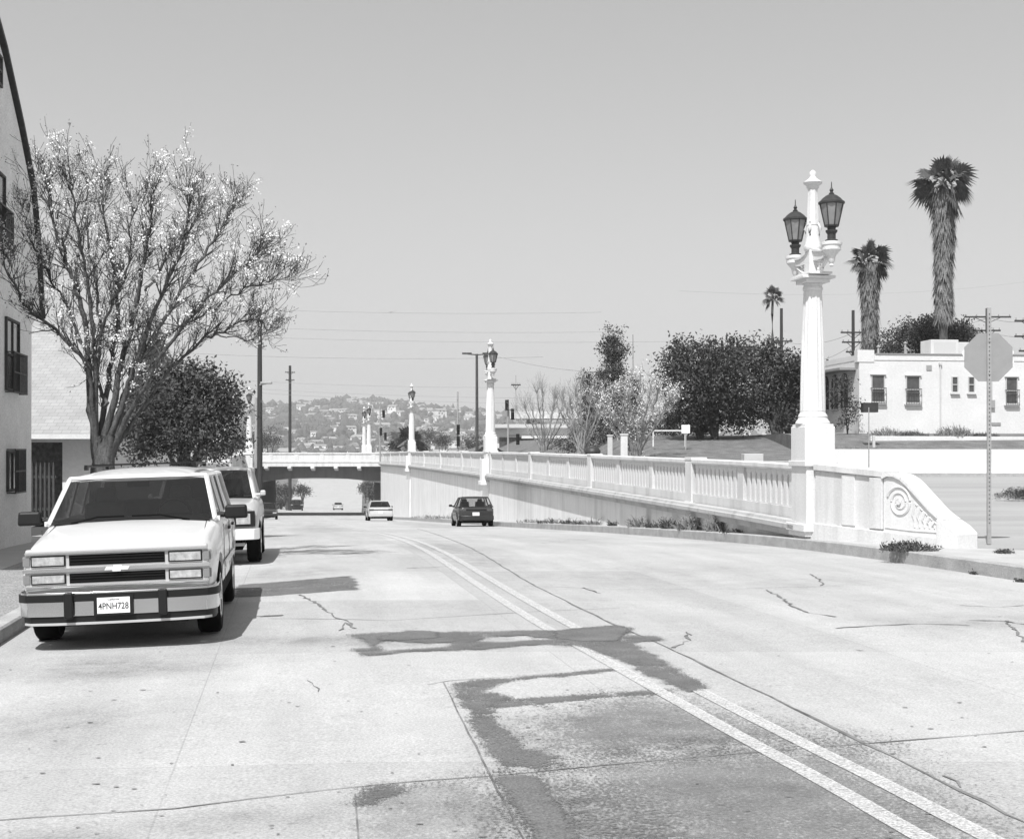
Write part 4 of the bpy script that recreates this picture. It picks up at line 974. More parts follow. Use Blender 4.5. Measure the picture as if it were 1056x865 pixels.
# ------------------------------------------------------------------ buildings
def window_part(root, Mx, w_, h, mframe=None, bars_=0, panes=(1,2), grille=False, lower=False, depth=.06):
    f = MB(); t = .05
    f.box((0,-.0, h/2-t/2), (w_, depth, t), 0, Mx); f.box((0,0,-h/2+t/2), (w_, depth, t), 0, Mx); f.box((-w_/2+t/2,0,0), (t, depth, h-2*t), 0, Mx); f.box((w_/2-t/2,0,0), (t, depth, h-2*t), 0, Mx)
    for k in range(1, panes[0]): f.box((-w_/2+k*w_/panes[0],.003,0), (.035, depth-.01, h-2*t), 0, Mx)
    for k in range(1, panes[1]): f.box((0,-.002,-h/2+k*h/panes[1]), (w_-2*t, depth-.01, .045), 0, Mx)
    o = f.build('window', mframe or M['frame'], root)
    g = MB(); g.box((0, .012, 0), (w_-.04, .02, h-.04), 0, Mx); g.build('pane', M['pane'], o)
    if grille:
        g = MB(); z0, z1 = (-h/2-.03, .02*h) if lower else (-h/2-.02, h/2+.02); n = max(4, int(w_/.11))
        for k in range(n+1): g.tube([Mx @ Vector((-w_/2-.03+k*(w_+.06)/n, -.16, z0)), Mx @ Vector((-w_/2-.03+k*(w_+.06)/n, -.16, z1))], .011, 4)
        for zz in (z0, z1, (z0+z1)/2): g.box((0,-.16,zz), (w_+.08,.025,.03), 0, Mx)
        for s in (-1, 1): g.box((s*(w_/2+.03),-.08,z0), (.02,.17,.025), 0, Mx); g.box((s*(w_/2+.03),-.08,z1), (.02,.17,.025), 0, Mx)
        g.build('window_grille', M['iron'], o)
    return o
def wallM(p, ang): return Matrix.Translation(p) @ Matrix.Rotation(ang, 4, 'Z')

def make_apartment():
    root = empty('apartment_house', (0,0,0), 'tall rough-stuccoed apartment house with steep gambrel gable at the left edge', 'building')
    # local: u = y distance along the wall (same as world y), out = towards the road; wall plane x = -5.7-.16y
    def Q(y, up, out=0.0): return (-5.7-.16*y+out*.987, y+out*.16, EYE+up)
    prof = [(29.35,-2.3),(29.4,2.7),(30.35,3.05),(29.9,4.5),(29.3,5.65),(28.1,6.6),(26.5,7.7),(24.4,8.7),(22.3,7.7),(19.5,5.65),(18.8,4.6),(18.4,3.05),(19.4,2.7),(19.4,-2.3)]
    b_ = MB(); n = len(prof); b_.v += [Q(y, u) for y, u in prof]+[Q(y, u, -12) for y, u in prof]
    b_.f += [tuple(range(n)), tuple(range(2*n-1, n-1, -1))]+[(i, (i+1) % n, n+(i+1) % n, n+i) for i in range(n)]; b_.m += [0]*(n+2)
    b_.build('wall', M['stucco'], root)
    rp = [(30.55,2.95),(30.05,4.55),(29.42,5.77),(28.18,6.74),(26.55,7.84),(24.4,8.86),(22.25,7.84),(19.38,5.77),(18.65,4.65),(18.2,2.95)]
    b_ = MB()
    for (y, u), (y2, u2) in zip(rp, rp[1:]):
        t = Vector((y2-y, u2-u)).normalized(); nn = Vector((t.y, -t.x))*-.08
        if nn.y < 0 and abs(nn.y) > .01: nn = -nn
        if abs(nn.y) <= .06: nn = Vector((.08 if y > 24.4 else -.08, nn.y))
        vs = [Q(y,u,.08),Q(y2,u2,.08),Q(y2+nn.x,u2+nn.y,.08),Q(y+nn.x,u+nn.y,.08),Q(y,u,-12),Q(y2,u2,-12),Q(y2+nn.x,u2+nn.y,-12),Q(y+nn.x,u+nn.y,-12)]
        b_.add(vs, [(0,1,2,3),(7,6,5,4),(0,4,5,1),(1,5,6,2),(2,6,7,3),(3,7,4,0)])
    b_.build('roof', M['dwood'], root)
    wa = math.pi/2+RA   # local -y of the window faces the road
    def win(yc, up, w_, h, **k):
        return window_part(root, wallM(Vector(Q(yc, up, .02)), wa), w_, h, M['dwood'], **k)
    win(27.3, 1.9, 1.3, 1.45, panes=(2,2), grille=True, lower=True); win(25.8, 4.6, 1.6, 1.5, panes=(2,2), grille=True, lower=True); win(26.05, 7.3, .5, .6)
    win(27.3, -.42, 1.0, .82, panes=(2,1), grille=True); win(22.5, 1.95, 1.5, 1.45, panes=(2,2), grille=True, lower=True); win(22.3, 4.6, 1.6, 1.5, panes=(2,2), grille=True, lower=True); win(22.5, -.42, 1.15, .82, panes=(2,1), grille=True)
make_apartment()

def make_bungalow(name, label, x0, x1, y, D0, zeave, zridge, run, porch=True, wallm=None):
    root = empty(name, ((x0+x1)/2, y, EYE-D0), label, 'house')
    w_ = x1-x0; e = D0+zeave; rr = D0+zridge; hw = w_/2
    b_ = MB(); 
    if porch:
        b_.box((hw-.55, .5, e/2), (.95, .25, e)); b_.box((hw-.12, 1.2+run*.6, e/2), (.2, run*1.2+1, e)); b_.box((-hw+.1, run, e/2), (.2, run*1.4, e)); b_.box((0, run*1.8, e/2), (w_-.5, .2, e))
        b_.box((0,.45,e-.12),(w_-.3,.14,.2))
    else: b_.box((0, run, e/2), (w_-.6, run*2-.8, e))
    b_.build('wall', wallm or M['wstucco'], root)
    if porch: b_ = MB(); b_.box((-.1, 2.0, e/2), (w_-.5, .2, e-.05)); b_.build('shaded_porch_wall', M['dirt'], root)  # back wall coloured dark to stand in for the porch shade
    b_ = MB(); th = .10; poly = [(-.35, e-.10), (run, rr), (2*run+.35, e-.10), (2*run+.35, e+.02), (run, rr+.14), (-.35, e+.02)]
    b_.prism(poly, -hw-.4, hw+.4, 'x')
    ro = b_.build('roof', M['shingle'], root)
    b_ = MB(); b_.box((0,-.37,e-.06), (w_+.82, .03, .14)); b_.build('fascia', M['wpaint'], ro)
    return root, hw, e, rr
# the low house behind the apartment house
root, hw, e, rr = make_bungalow('bungalow', 'low house with pale shingle roof and shaded porch left of the blossoming street tree', -22.0, -11.75, 38.2, 2.15, .44, 3.85, 5.6)
b_ = MB(); b_.box((hw-2.62, 2.1, rr-1.15-.45+.3), (.42,.5,.5)); b_.box((hw-2.62, 2.1, rr-1.15+.06), (.55,.62,.10)); 
o = b_.build('chimney', M['gstucco'], root); o.location = (.2, 2.1, -.35)
b_ = MB(); b_.box((hw-2.95, 1.78, e/2-.1), (.55, .06, 2.0)); b_.build('door', M['dwood'], root)
b_ = MB()
for k in range(10): b_.box((hw-2.15+k*.12, -.25, .95), (.05,.03,1.5)); b_.box((hw-2.15+k*.12, -.25, 1.74), (.03,.02,.12))
b_.box((hw-1.6,-.22,.5),(1.2,.03,.06)); b_.box((hw-1.6,-.22,1.4),(1.2,.03,.06)); b_.build('porch_gate', M['dwood'], root)
b_ = MB(); b_.box((hw-2.55, -.1, .65), (.8, .5, 1.3)); b_.build('porch_step_wall', M['gstucco'], root, bevel=.02)
make_bungalow('bungalow', 'white low house partly seen behind the dark round street tree', -26, -14.2, 52, 1.9, .5, 2.1, 4.5, False)

def make_casa():
    # right: flat roofed stucco house.  front faces the camera, left return recedes
    p = Vector((25.3*70/70, 70, EYE+.85)); p.x = (886-CX)*70/F
    root = empty('stucco_house', p, 'flat-roofed white stucco house with iron window grilles behind the stop sign', 'house', rz=R(6.5))
    H, W, Dp = 4.0, 15.0, 12.0
    b_ = MB(); b_.box((W/2, Dp/2, H/2-.5), (W, Dp, H+.6)); b_.box((.35, .2, H-.0), (.9, .46, .62)); b_.box((W/2+.4, .14, H-.06), (W-.82, .34, .30)); b_.box((.17, Dp/2, H-.1), (.34, Dp-.2, .34))
    b_.build('wall', M['wstucco'], root)
    b_ = MB(); b_.box((W/2+.42, .14, H+.115), (W-.86, .42, .06)); b_.build('parapet_coping', M['hroof'], root)
    Mx = lambda x, z: Matrix.Translation((x, -.02, z))
    pxm = 20.0
    for x, z, w_, h, g in ((1.0,2.32,.72,1.42,True),(2.88,2.28,.76,1.42,True),(5.15,2.55,.36,.85,False),(6.05,2.55,.36,.85,False),(8.25,2.25,.66,1.42,True)):
        window_part(root, Mx(x, z), w_, h, M['frame'], panes=(1,2), grille=True, lower=True) if g else window_part(root, Mx(x, z), w_, h, M['frame'], panes=(1,2), grille=False)
    b_ = MB(); b_.box((3.75,-.01,3.42), (.28,.06,.26)); b_.build('vent', M['steel'], root)
    for x in (4.35, 9.4): b_ = MB(); b_.tube([(x,-.06,.1),(x,-.06,3.6)], .035, 6); b_.box((x,-.06,3.62),(.14,.12,.12)); b_.build('downpipe', M['gstucco'], root)
    b_ = MB(); b_.box((7.15,-.08,1.55), (.26,.14,.4)); b_.tube([(7.15,-.06,1.7),(7.15,-.06,H+.5),(7.15,-.3,H+.75)], .02, 5); b_.build('meter_box', M['steel'], root)
    for x, yy, h in ((1.9,2.2,.35),(3.1,1.5,.5),(4.2,4,.4),(8.6,3,.45)): b_ = MB(); b_.tube([(x,yy,H),(x,yy,H+.3+h)], .06, 8); b_.lathe([(.12,0),(.02,.08)], (x,yy,H+.3+h), 8); b_.build('roof_vent', M['steel'], root)
    for x, z, w_ in ((1.0,1.56,.9),(2.88,1.52,.94),(5.15,2.09,.5),(6.05,2.09,.5),(8.25,1.5,.84)): b_ = MB(); b_.box((x,-.06,z), (w_,.14,.07)); b_.build('window_sill', M['wstucco'], root)
    for x, z, w_ in ((1.0,3.06,.84),(2.88,3.02,.88),(8.25,2.99,.78)): b_ = MB(); b_.box((x,-.05,z), (w_,.12,.05)); b_.build('window_head', M['wstucco'], root)
    b_ = MB(); b_.box((7.4,-.01,.52), (.5,.06,.14)); b_.build('vent', M['steel'], root)
    # left return: arched windows
    for k in range(3):
        yy = 1.6+k*1.45; b_ = MB(); b_.prism([(yy,1.35),(yy+.95,1.35),(yy+.95,2.75)]+[(yy+.475+.475*math.cos(a*math.pi/8), 2.75+.475*math.sin(a*math.pi/8)) for a in range(1,8)]+[(yy,2.75)], -.05, -.002, 'x'); o = b_.build('arched_window', M['pane'], root)
        b_ = MB(); b_.box((-.08, yy+.475, 2.2), (.06,.06,1.9)); b_.box((-.08, yy+.475, 1.32), (.14,1.05,.08)); b_.build('window_frame', M['frame'], o)
    b_ = MB(); b_.prism([(.4,3.3),(7,3.3),(7,3.42),(.4,3.42)], -.9, -.0, 'x'); b_.build('awning', M['hroof'], root)
    # roof unit
    b_ = MB(); b_.box((5.65, 3.0, H+.55), (1.55,1.4,1.05)); b_.box((6.9, 3.2, H+.5), (.75,1.2,.95)); o = b_.build('rooftop_unit', M['gstucco'], root, bevel=.03)
    b_ = MB(); b_.box((5.65, 2.29, H+.55), (1.2,.02,.75)); b_.build('unit_louvre', M['frame'], o)
make_casa()
# walls of the yard
def simple_wall(name, label, pts, y_th, mt, cat='wall'):
    root = MB()
    for (xa, ya, ta, ba), (xb, yb, tb_, bb) in zip(pts, pts[1:]):
        d = Vector((xb-xa, yb-ya, 0)).normalized(); n = Vector((-d.y, d.x, 0))*y_th
        vs = [(xa,ya,ba),(xb,yb,bb),(xb,yb,tb_),(xa,ya,ta)]; vs += [(v[0]+n.x, v[1]+n.y, v[2]) for v in vs]
        root.add(vs, [(0,1,2,3),(7,6,5,4),(0,4,5,1),(1,5,6,2),(2,6,7,3),(3,7,4,0)])
    o = root.build(name, mt, bevel=.015); tag(o, label, cat); return o
simple_wall('yard_wall', 'long low white wall across the side street behind the scroll and stop sign', [(13.6,60.8,EYE+.04,EYE-1.3),(48,60.8,EYE+.0,EYE-1.3)], .25, M['wstucco'])
simple_wall('garden_wall', 'short pale kerb wall holding the terrace below the barred windows', [((898-CX)*66/F,66,EYE+.68,EYE-.2),(40,67,EYE+.60,EYE-.2)], .22, M['wstucco'])
simple_wall('garden_wall', 'low pale wall along the foot of the lawn behind the long balustrade', [(3.3,57.1,EYE-.60,EYE-1.3),(13.3,57.1,EYE-.42,EYE-1.3)], .22, M['kerb'])
simple_wall('garden_wall', 'short grey block pillar with a wall at the foot of the shaded lawn', [((770-CX)*58/F,58.6,EYE-.16,EYE-1),((790-CX)*58/F,58.6,EYE-.16,EYE-1)], .8, M['gstucco'])
b_ = MB(); b_.add([(13,59.93,EYE-1.03),(60,59.93,EYE-1.03),(60,60.85,EYE-1.03),(13,60.85,EYE-1.03)], [(0,1,2,3)]); tag(b_.build('sidewalk', M['walk']), kind='structure')
b_ = MB(); b_.box((36, 59.85, EYE-1.09), (46, .16, .14)); tag(b_.build('kerb', M['kerb']), kind='structure')

# ------------------------------------------------------------------ poles, signals, wires
def pole(name, label, cat, x, y, top, base, r=.14, arms=(), mt='pole', group=None, extra=None):
    root = empty(name, (x, y, base), label, cat, group)
    b_ = MB(); b_.tube([(0,0,0), (random.uniform(-.03,.03),0,top-base)], [r, r*.72], 10); b_.build('pole', M[mt], root, smooth=60)
    for h, w_, ang in arms:
        b_ = MB(); Mx = Matrix.Translation((0,0,h-base)) @ Matrix.Rotation(ang, 4, 'Z'); b_.box((0,-.1,0), (w_,.10,.12), 0, Mx); b_.tube([Mx @ Vector((-w_*.3,-.1,0)), Mx @ Vector((0,-.1,-.5))], .025, 4); b_.tube([Mx @ Vector((w_*.3,-.1,0)), Mx @ Vector((0,-.1,-.5))], .025, 4)
        o = b_.build('crossarm', M['pole'], root)
        i = MB()
        for k in range(5):
            if k != 2: i.lathe([(.05,.06),(.06,.12),(.03,.16),(.05,.2)], (Mx @ Vector((-w_/2+.1+k*(w_-.2)/4, -.1, 0)))[:], 8)
        i.build('insulator', M['steel'], o)
    return root
def X(px, y): return (px-CX)*y/F
def Zp(py, y): return EYE-(py-HY)*y/F
o = pole('street_pole', 'tall dark street pole at the left kerb, crossing the bridge in view', 'pole', kerbL(60)-.5, 60, Zp(318,60), roadZ(60)+.1, .13)
o.location.x = X(268, 60)
b_ = MB(); b_.tube([(0,-.1,Zp(397,60)-roadZ(60)-.1),(.45,-.1,Zp(395,60)-roadZ(60)-.1)], .04, 6); b_.box((.3,-.1,Zp(395,60)-roadZ(60)-.1),(.5,.2,.10)); b_.build('lamp_bracket', M['steel'], o, bevel=.02)
pole('utility_pole', 'thin dark utility pole standing beyond the bridge with short side pins', 'pole', X(299,215), 215, Zp(377,215), roadZ(215)-1.0, .28, ((Zp(384,215),1.6,.4),(Zp(392,215),1.4,.4)))
pole('concrete_pole', 'pale grey pole just left of the dark street pole', 'pole', X(264,128), 128, Zp(410,128), EYE-1.7, .18, mt='steel')
o = pole('street_lamp', 'dark double-arm street lamp left of the second ornamental post', 'street lamp', X(492,100), 100, Zp(365,100), EYE-1.3, .13, mt='dwood')
b_ = MB()
for s in (-1, 1): b_.tube([(0,0,Zp(366,100)-EYE+1.3),(s*.7,0,Zp(365,100)-EYE+1.3)], .05, 6); b_.box((s*.75,0,Zp(364.5,100)-EYE+1.3),(.7,.25,.12))
b_.build('lamp_arm', M['dwood'], o)
pole('utility_pole', 'utility pole with two crossarms between the ornamental lamp post and the small palm', 'pole', X(806,110), 110, Zp(318,110), EYE+.5, .16, ((Zp(352,110),1.7,0),(Zp(362,110),1.3,0)))
pole('utility_pole', 'utility pole with three crossarms in front of the middle palm', 'pole', X(880,105), 105, Zp(320,105), EYE+.5, .16, ((Zp(343,105),2.0,0),(Zp(353,105),1.8,0),(Zp(363,105),1.2,0)))
pole('utility_pole', 'utility pole with a long crossarm rising behind the flat-roofed house and round tree', 'pole', X(1018,105), 105, Zp(318,105), EYE+.5, .15, ((Zp(327,105),3.6,0),(Zp(341,105),2.0,0)))
pole('utility_pole', 'utility pole with stacked crossarms cut by the right edge of the picture', 'pole', X(1062,95), 95, Zp(320,95), EYE+.5, .16, ((Zp(331,95),2.2,0),(Zp(347,95),2.2,0),(Zp(362,95),1.6,0)))
pole('flagpole', 'thin pale pole rising between the bare pale tree and the dark trees', 'pole', X(653,90), 90, Zp(345,90), EYE-.6, .05, mt='steel')
def signal(label, px, y, top, base, heads):
    root = empty('traffic_signal', (X(px,y), y, base), label, 'traffic light', 'traffic signals beyond the balustrade')
    b_ = MB(); b_.tube([(0,0,0),(0,0,top-base)], [.09,.06], 8); b_.build('pole', M['steel'], root)
    for dx, pz in heads:
        z = Zp(pz, y)-base; b_ = MB(); b_.box((dx,-.14,z), (.27,.2,.84)); b_.box((dx*.5,0,z+.3), (abs(dx)+.02,.05,.05)); 
        for k in range(3): b_.lathe([(.10,-.12),(.10,0),(.08,.01)], (dx,-.25,z+.26-k*.26), 10, axis='y')
        o = b_.build('signal_head', M['blackp'], root)
signal('traffic signal with two heads near the far right corner of the bridge', 392, 150, Zp(418,150), EYE-1.3, ((.4,427),(.1,445),(.6,450)))
signal('thin traffic signal standing between the two nearer ornamental posts', 472, 115, Zp(404,115), EYE-1.3, ((.05,443),(.05,455)))
signal('traffic signal right of the second ornamental lamp post', 524, 105, Zp(412,105), EYE-1.3, ((-.1,418),(.35,427),(.75,453)))
pole('antenna_mast', 'very thin mast with a short crossbar above the small white store', 'mast', X(532,140), 140, Zp(387,140), EYE-1.3, .05, ((Zp(397,140),1.0,0),), mt='steel')
# wires between the poles
def wire(pa, pb, sag, r=.018, lab='thin overhead wire sagging across the pale sky'):
    pa, pb = Vector(pa), Vector(pb); n = 24; b_ = MB()
    b_.tube([(pa.lerp(pb, i/n)-Vector((0,0,sag*4*(i/n)*(1-i/n))))[:] for i in range(n+1)], r, 4)
    tag(b_.build('overhead_wire', M['steel']), lab, 'wire', 'overhead wires across the sky')
for (ax, ay, ad), (bx, by, bd) in (((-60,300,140),(620,322,150)),((-60,318,140),(640,342,150)),((-60,330,150),(700,352,150)),((150,392,200),(700,410,150)),((180,398,200),(720,416,160)),((140,384,200),(660,398,150)),
        ((-40,345,130),(560,368,110))):
    wire(at(ax,ay,ad), at(bx,by,bd), .9)
wire(at(515,368,100), at(640,384,90), .3, .02); wire(at(806,352,110), at(880,343,105), .5, .02); wire(at(880,345,105), at(1018,328,105), .6, .02); wire(at(1018,327,105), at(1062,331,95), .2, .02); wire(at(1018,341,105), at(1062,347,95), .2, .02); wire(at(880,355,105), at(840,372,150), .3, .02); wire(at(700,300,140), at(1062,290,190), 1.0, .01)
# ------------------------------------------------------------------ trees and plants
def rv(s=1.0): return Vector((random.gauss(0,s), random.gauss(0,s), random.gauss(0,s)))
def leaf(mb, c, s, mi=0, up=.4, asp=.5):
    d = rv().normalized(); n = (rv().normalized()+Vector((0,0,up))).normalized(); w_ = d.cross(n)
    if w_.length < .1: return
    w_.normalize(); a = d*s/2; b_ = w_*s*asp/2
    mb.v += [(c-a)[:], (c+b_-a*.1)[:], (c+a)[:], (c-b_-a*.1)[:]]; k = len(mb.v); mb.f.append((k-4,k-3,k-2,k-1)); mb.m.append(mi)
def blobs_crown(mb, blobs, n, s, mi=0, inner=.28, clump=26):
    """blobs: (centre, radius vector) ; leaves gathered in twig-sized clumps near the blob surfaces"""
    tot = sum(b[1].x*b[1].z for b in blobs)
    for c, r in blobs:
        k = int(n*r.x*r.z/tot/clump)+1
        for _ in range(k):
            d = rv().normalized(); q = random.random()**inner
            nn = 1+.5*mnoise.noise(Vector((d.x*2.2+c.x, d.y*2.2+c.y, d.z*2.2+c.z)))
            p = c+Vector((d.x*r.x, d.y*r.y, d.z*r.z))*q*nn
            cs_ = s*random.uniform(1.0, 2.2)
            for _ in range(clump): leaf(mb, p+Vector((random.gauss(0,cs_), random.gauss(0,cs_), random.gauss(0,cs_*.7)-cs_*.3)), s*random.uniform(.6,1.3), mi)
def leafy_tree(name, label, base, blobs, n, s, mt, trunk=None, group=None, cat='tree', clump=26, tr=.16):
    root = empty(name, base, label, cat, group); b = Vector(base)
    t = MB()
    for tx, ty in (trunk or ((0,0),)):
        top = blobs[0][0]-b
        for c, r in blobs[:6]:
            e = c-b; a = Vector((tx,ty,-.2)); t.tube([a, a.lerp(Vector((tx+ (e.x-tx)*.2, ty, e.z*.5)), 1), e], [tr, tr*.7, tr*.25], 7)
    t.build('trunk', M['bark'], root, smooth=60)
    m = MB(); blobs_crown(m, [(c-b, r) for c, r in blobs], n, s, 0, clump=clump); m.build('crown', mt, root)
    return root
def V(*a): return Vector(a)

# branching tree: limbs given as pixel polylines at a distance, then twigs grown from them
def twiggy(mb, tips, p, d, L_, r, depth, up=.25, spread=.55, kids=(2,4), grav=0.0, tipmin=.004):
    n = 4; pts = [p]; rs = [r]; q = p.copy(); dd = d.normalized()
    for i in range(n):
        dd = (dd+rv(.09)+Vector((0,0,up*.25))).normalized(); q = q+dd*L_/n; pts.append(q.copy()); rs.append(max(tipmin, r*(1-.6*(i+1)/n)))
    mb.tube(pts, rs, 5 if r > .03 else 3, cap=False)
    if depth == 0: tips.append((q, dd)); tips.append((pts[2], dd)); return
    for _ in range(random.randint(*kids)):
        i = random.randint(1, n); a = (dd*1.0+rv(spread)+Vector((0,0,up))).normalized()
        twiggy(mb, tips, pts[i].copy(), a, L_*random.uniform(.55,.85), rs[i]*.62, depth-1, up, spread, kids, grav, tipmin)
def limb(mb, tips, pts, r0, r1, twn, twl, depth=2, start=.3, up=.25, kids=(2,3)):
    # densify
    P = [Vector(p) for p in pts]
    for _ in range(2):
        Q = [P[0]]
        for a, b_ in zip(P, P[1:]): Q += [a.lerp(b_, .25), a.lerp(b_, .75)]
        P = Q+[P[-1]]
    n = len(P); P = [p+rv(.02) if 0 < i < n-1 else p for i, p in enumerate(P)]
    rs = [lerp(r0, r1, (i/(n-1))**.62) for i in range(n)]
    mb.tube(P, rs, 8 if r0 > .05 else 5, cap=False)
    for _ in range(twn):
        i = int(lerp(start, 1, random.random()**.8)*(n-1)); t = (P[min(i+1,n-1)]-P[max(i-1,0)]).normalized()
        twiggy(mb, tips, P[i].copy(), (t*.9+rv(.5)+Vector((0,0,up))).normalized(), twl*random.uniform(.6,1.2), min(rs[i]*.6,.016), depth, up, .5, kids)
    tips.append((P[-1], (P[-1]-P[-2]).normalized()))

def hero_tree():
    y0 = 24.4; base = at(104, 470, y0); gz = EYE-leftD(y0)+.0; base = V(base.x, y0, roadZ(y0)+.1)
    root = empty('blossoming_tree', base, 'nearly bare street tree in white blossom rising behind the nearest SUV', 'tree')
    mb, tips = MB(), []
    LB = [ # pixel polyline, depth offset at the tip, r0, r1, twigs
     (((100,484),(97,430),(93,385),(85,368),(68,352),(50,333),(30,322),(18,300),(8,280),(3,255)), -1.2, .075, .012, 22),
     (((98,484),(95,430),(92,375),(86,320),(76,285),(66,245),(56,215),(52,185),(48,160)), .4, .11, .010, 26),
     (((100,480),(99,420),(98,360),(94,310),(86,265),(80,225),(76,190),(74,160)), -.6, .085, .010, 26),
     (((103,482),(106,430),(112,385),(120,345),(122,300),(114,250),(108,205),(104,165)), .9, .10, .010, 28),
     (((104,482),(112,430),(124,380),(134,335),(144,290),(152,240),(156,200),(158,165)), .2, .12, .010, 28),
     (((108,480),(118,440),(132,400),(142,365),(158,320),(176,280),(190,240),(196,200),(194,175)), -.9, .10, .010, 28),
     (((110,480),(122,430),(130,395),(150,360),(178,315),(205,270),(232,230),(246,205),(250,190)), 1.1, .10, .010, 28),
     (((112,478),(128,435),(144,405),(170,362),(200,325),(235,295),(260,270),(282,248)), -1.3, .085, .010, 26),
     (((112,476),(132,440),(156,405),(186,368),(220,348),(250,336),(280,326),(296,340)), .5, .07, .010, 22),
     (((140,378),(160,352),(190,335),(225,318),(262,300),(290,288),(308,285)), -.4, .05, .008, 26),
     (((150,300),(168,270),(182,240),(200,215),(215,190)), 1.2, .04, .008, 18),
     (((96,372),(104,340),(118,310),(130,280),(135,240),(136,195)), -1.4, .05, .008, 20),
     (((92,370),(78,340),(66,310),(52,285),(40,255),(30,225),(22,195)), 1.2, .05, .008, 22),
     (((110,420),(100,390),(104,350),(100,300),(92,250),(90,200),(92,160)), 1.6, .06, .008, 20),
     (((230,345),(250,348),(262,350),(275,352),(285,345)), .3, .02, .005, 8),
    ]
    for poly, dz, r0, r1, tw in LB:
        n = len(poly); pts = []
        for i, (x, y) in enumerate(poly):
            t = i/(n-1); d = y0+dz*t*(1.0); y = y if y > 300 else 300-(300-y)*.80; x = x if x < 190 else 190+(x-190)*.82; pts.append(at(x, y, d)-base)
        limb(mb, tips, pts, r0*.78, r1, int(tw*2.0), .46, 2, .22, .22)
    # trunk flare joining the stems to the ground
    b2 = at(106, 478, y0)-base
    mb.tube([(0,0,-.2),(b2.x*.5,0,b2.z*.3),(b2.x,0,b2.z-.1),(b2.x+.02,0,b2.z+.25),(b2.x+.03,0,b2.z+.6)], [.27,.24,.22,.14,.02], 12, cap=False)
    for _ in range(6): mb.tube([(0+random.uniform(-.1,.1),random.uniform(-.12,.12),.0),(b2.x+random.uniform(-.12,.12),random.uniform(-.1,.1),b2.z*.7),(b2.x+random.uniform(-.2,.2),random.uniform(-.15,.15),b2.z+.5)], [.12,.11,.07], 8, cap=False)
    mb.build('trunk', M['bark'], root, smooth=60)
    bl, lf = MB(), MB()
    for p, d in tips:
        u = random.random()
        if u < .085:
            c = p+rv(.01)
            for _ in range(random.randint(12, 30)): leaf(bl, c+rv(.038), random.uniform(.025,.045), asp=.9)
        if u > .50:
            for _ in range(random.randint(1, 4)): leaf(lf, p+rv(.035), random.uniform(.025,.055), asp=.45)
    bl.build('blossom', M['bloss'], root); lf.build('young_leaves', M['leafy'], root)
    print('hero tips', len(tips))
hero_tree()

def bare_tree(name, label, px, y, basepx, H, Wd, n_st, mt, seed, leaves=0, group=None):
    random.seed(seed); b = at(px, basepx, y)
    root = empty(name, b, label, 'tree', group); mb, tips = MB(), []
    for k in range(n_st):
        t = (k+.5)/n_st*2-1+random.uniform(-.1,.1); dx = t*Wd*.5; dy = random.uniform(-1,1)*Wd*.35; h = H*(1-.28*abs(t)**1.5)*random.uniform(.85,1)
        pts = [(t*.12, 0, -.2), (dx*.18, dy*.15, h*.22), (dx*.5, dy*.5, h*.5), (dx*.8, dy*.8, h*.78), (dx*.95, dy, h*.95)]
        limb(mb, tips, pts, .09, .02, 26, H*.14, 2, .25, .28, (2,3))
    mb.build('trunk', mt, root, smooth=60)
    if leaves:
        l = MB()
        for p, d in tips:
            for _ in range(leaves): leaf(l, p+rv(.06), random.uniform(.05,.10))
        l.build('crown', M['bloss'], root)
    random.seed(seed+1)
bare_tree('bare_tree', 'pale vase-shaped leafless tree in front of the tall dark conifer', 655, 63, 474, 3.9, 4.0, 12, M['ptwig'], 3, 1)
bare_tree('bare_tree', 'smaller pale leafless tree left of the conifer behind the balustrade', 600, 72, 472, 4.0, 3.2, 9, M['ptwig'], 5, 0)
bare_tree('bare_tree', 'farthest and faintest leafless tree right of the small white store', 562, 95, 470, 5.0, 4.2, 9, M['ptwig'], 8, 0)

# dark street tree on the left
y = 37.5
bl = [(at(px, py, y+dy), V(r*y/F, r*y/F*.9, rz*y/F)) for px, py, dy, r, rz in ((188,425,0,56,52),(160,440,-.5,38,34),(225,440,.4,30,36),(170,400,.4,36,30),(205,398,-.3,34,30),(236,410,0,16,22),(145,455,.3,28,22),(215,455,-.4,34,22),(185,388,0,28,20))]
leafy_tree('street_tree', 'dense dark rounded evergreen street tree behind the parked SUVs', V(at(190,470,y).x, y, EYE-leftD(y)-.02), bl, 15000, .12, M['leafm'], tr=.12)
# big dark trees on the right
def mass(name, label, y, spec, n, s, mt, base, trunks, group=None, clump=26, tr=.17):
    k_ = .86 if name == 'evergreen_tree' else 1.0; bl = [(at(px, py, y+random.uniform(-1,1)), V(r*y/F, r*y/F*.9, rz*y/F)*k_) for px, py, r, rz in spec]
    return leafy_tree(name, label, V(at(base[0], 464, y).x, y, Zp(base[1], y)), bl, n, s, mt, trunks, group, clump=clump, tr=tr)
mass('evergreen_tree', 'broad dark evergreen tree right of the pale vase-shaped tree', 74, ((715,400,30,34),(700,372,24,18),(730,370,28,20),(750,392,30,36),(708,425,26,18),(740,425,30,22),(692,390,16,20),(760,360,18,14),(702,355,12,8)), 17000, .20, M['leafd'], (738,452), ((0,0),(-.8,.4)))
mass('evergreen_tree', 'dark evergreen tree beside the pier of the nearest lamp post', 76, ((795,395,32,34),(775,370,24,18),(815,380,24,22),(832,385,18,18),(770,420,28,22),(815,425,34,22),(790,358,14,10),(840,410,22,24),(858,405,14,20)), 16000, .20, M['leafd'], (800,450), ((0,0),(.9,.3)))
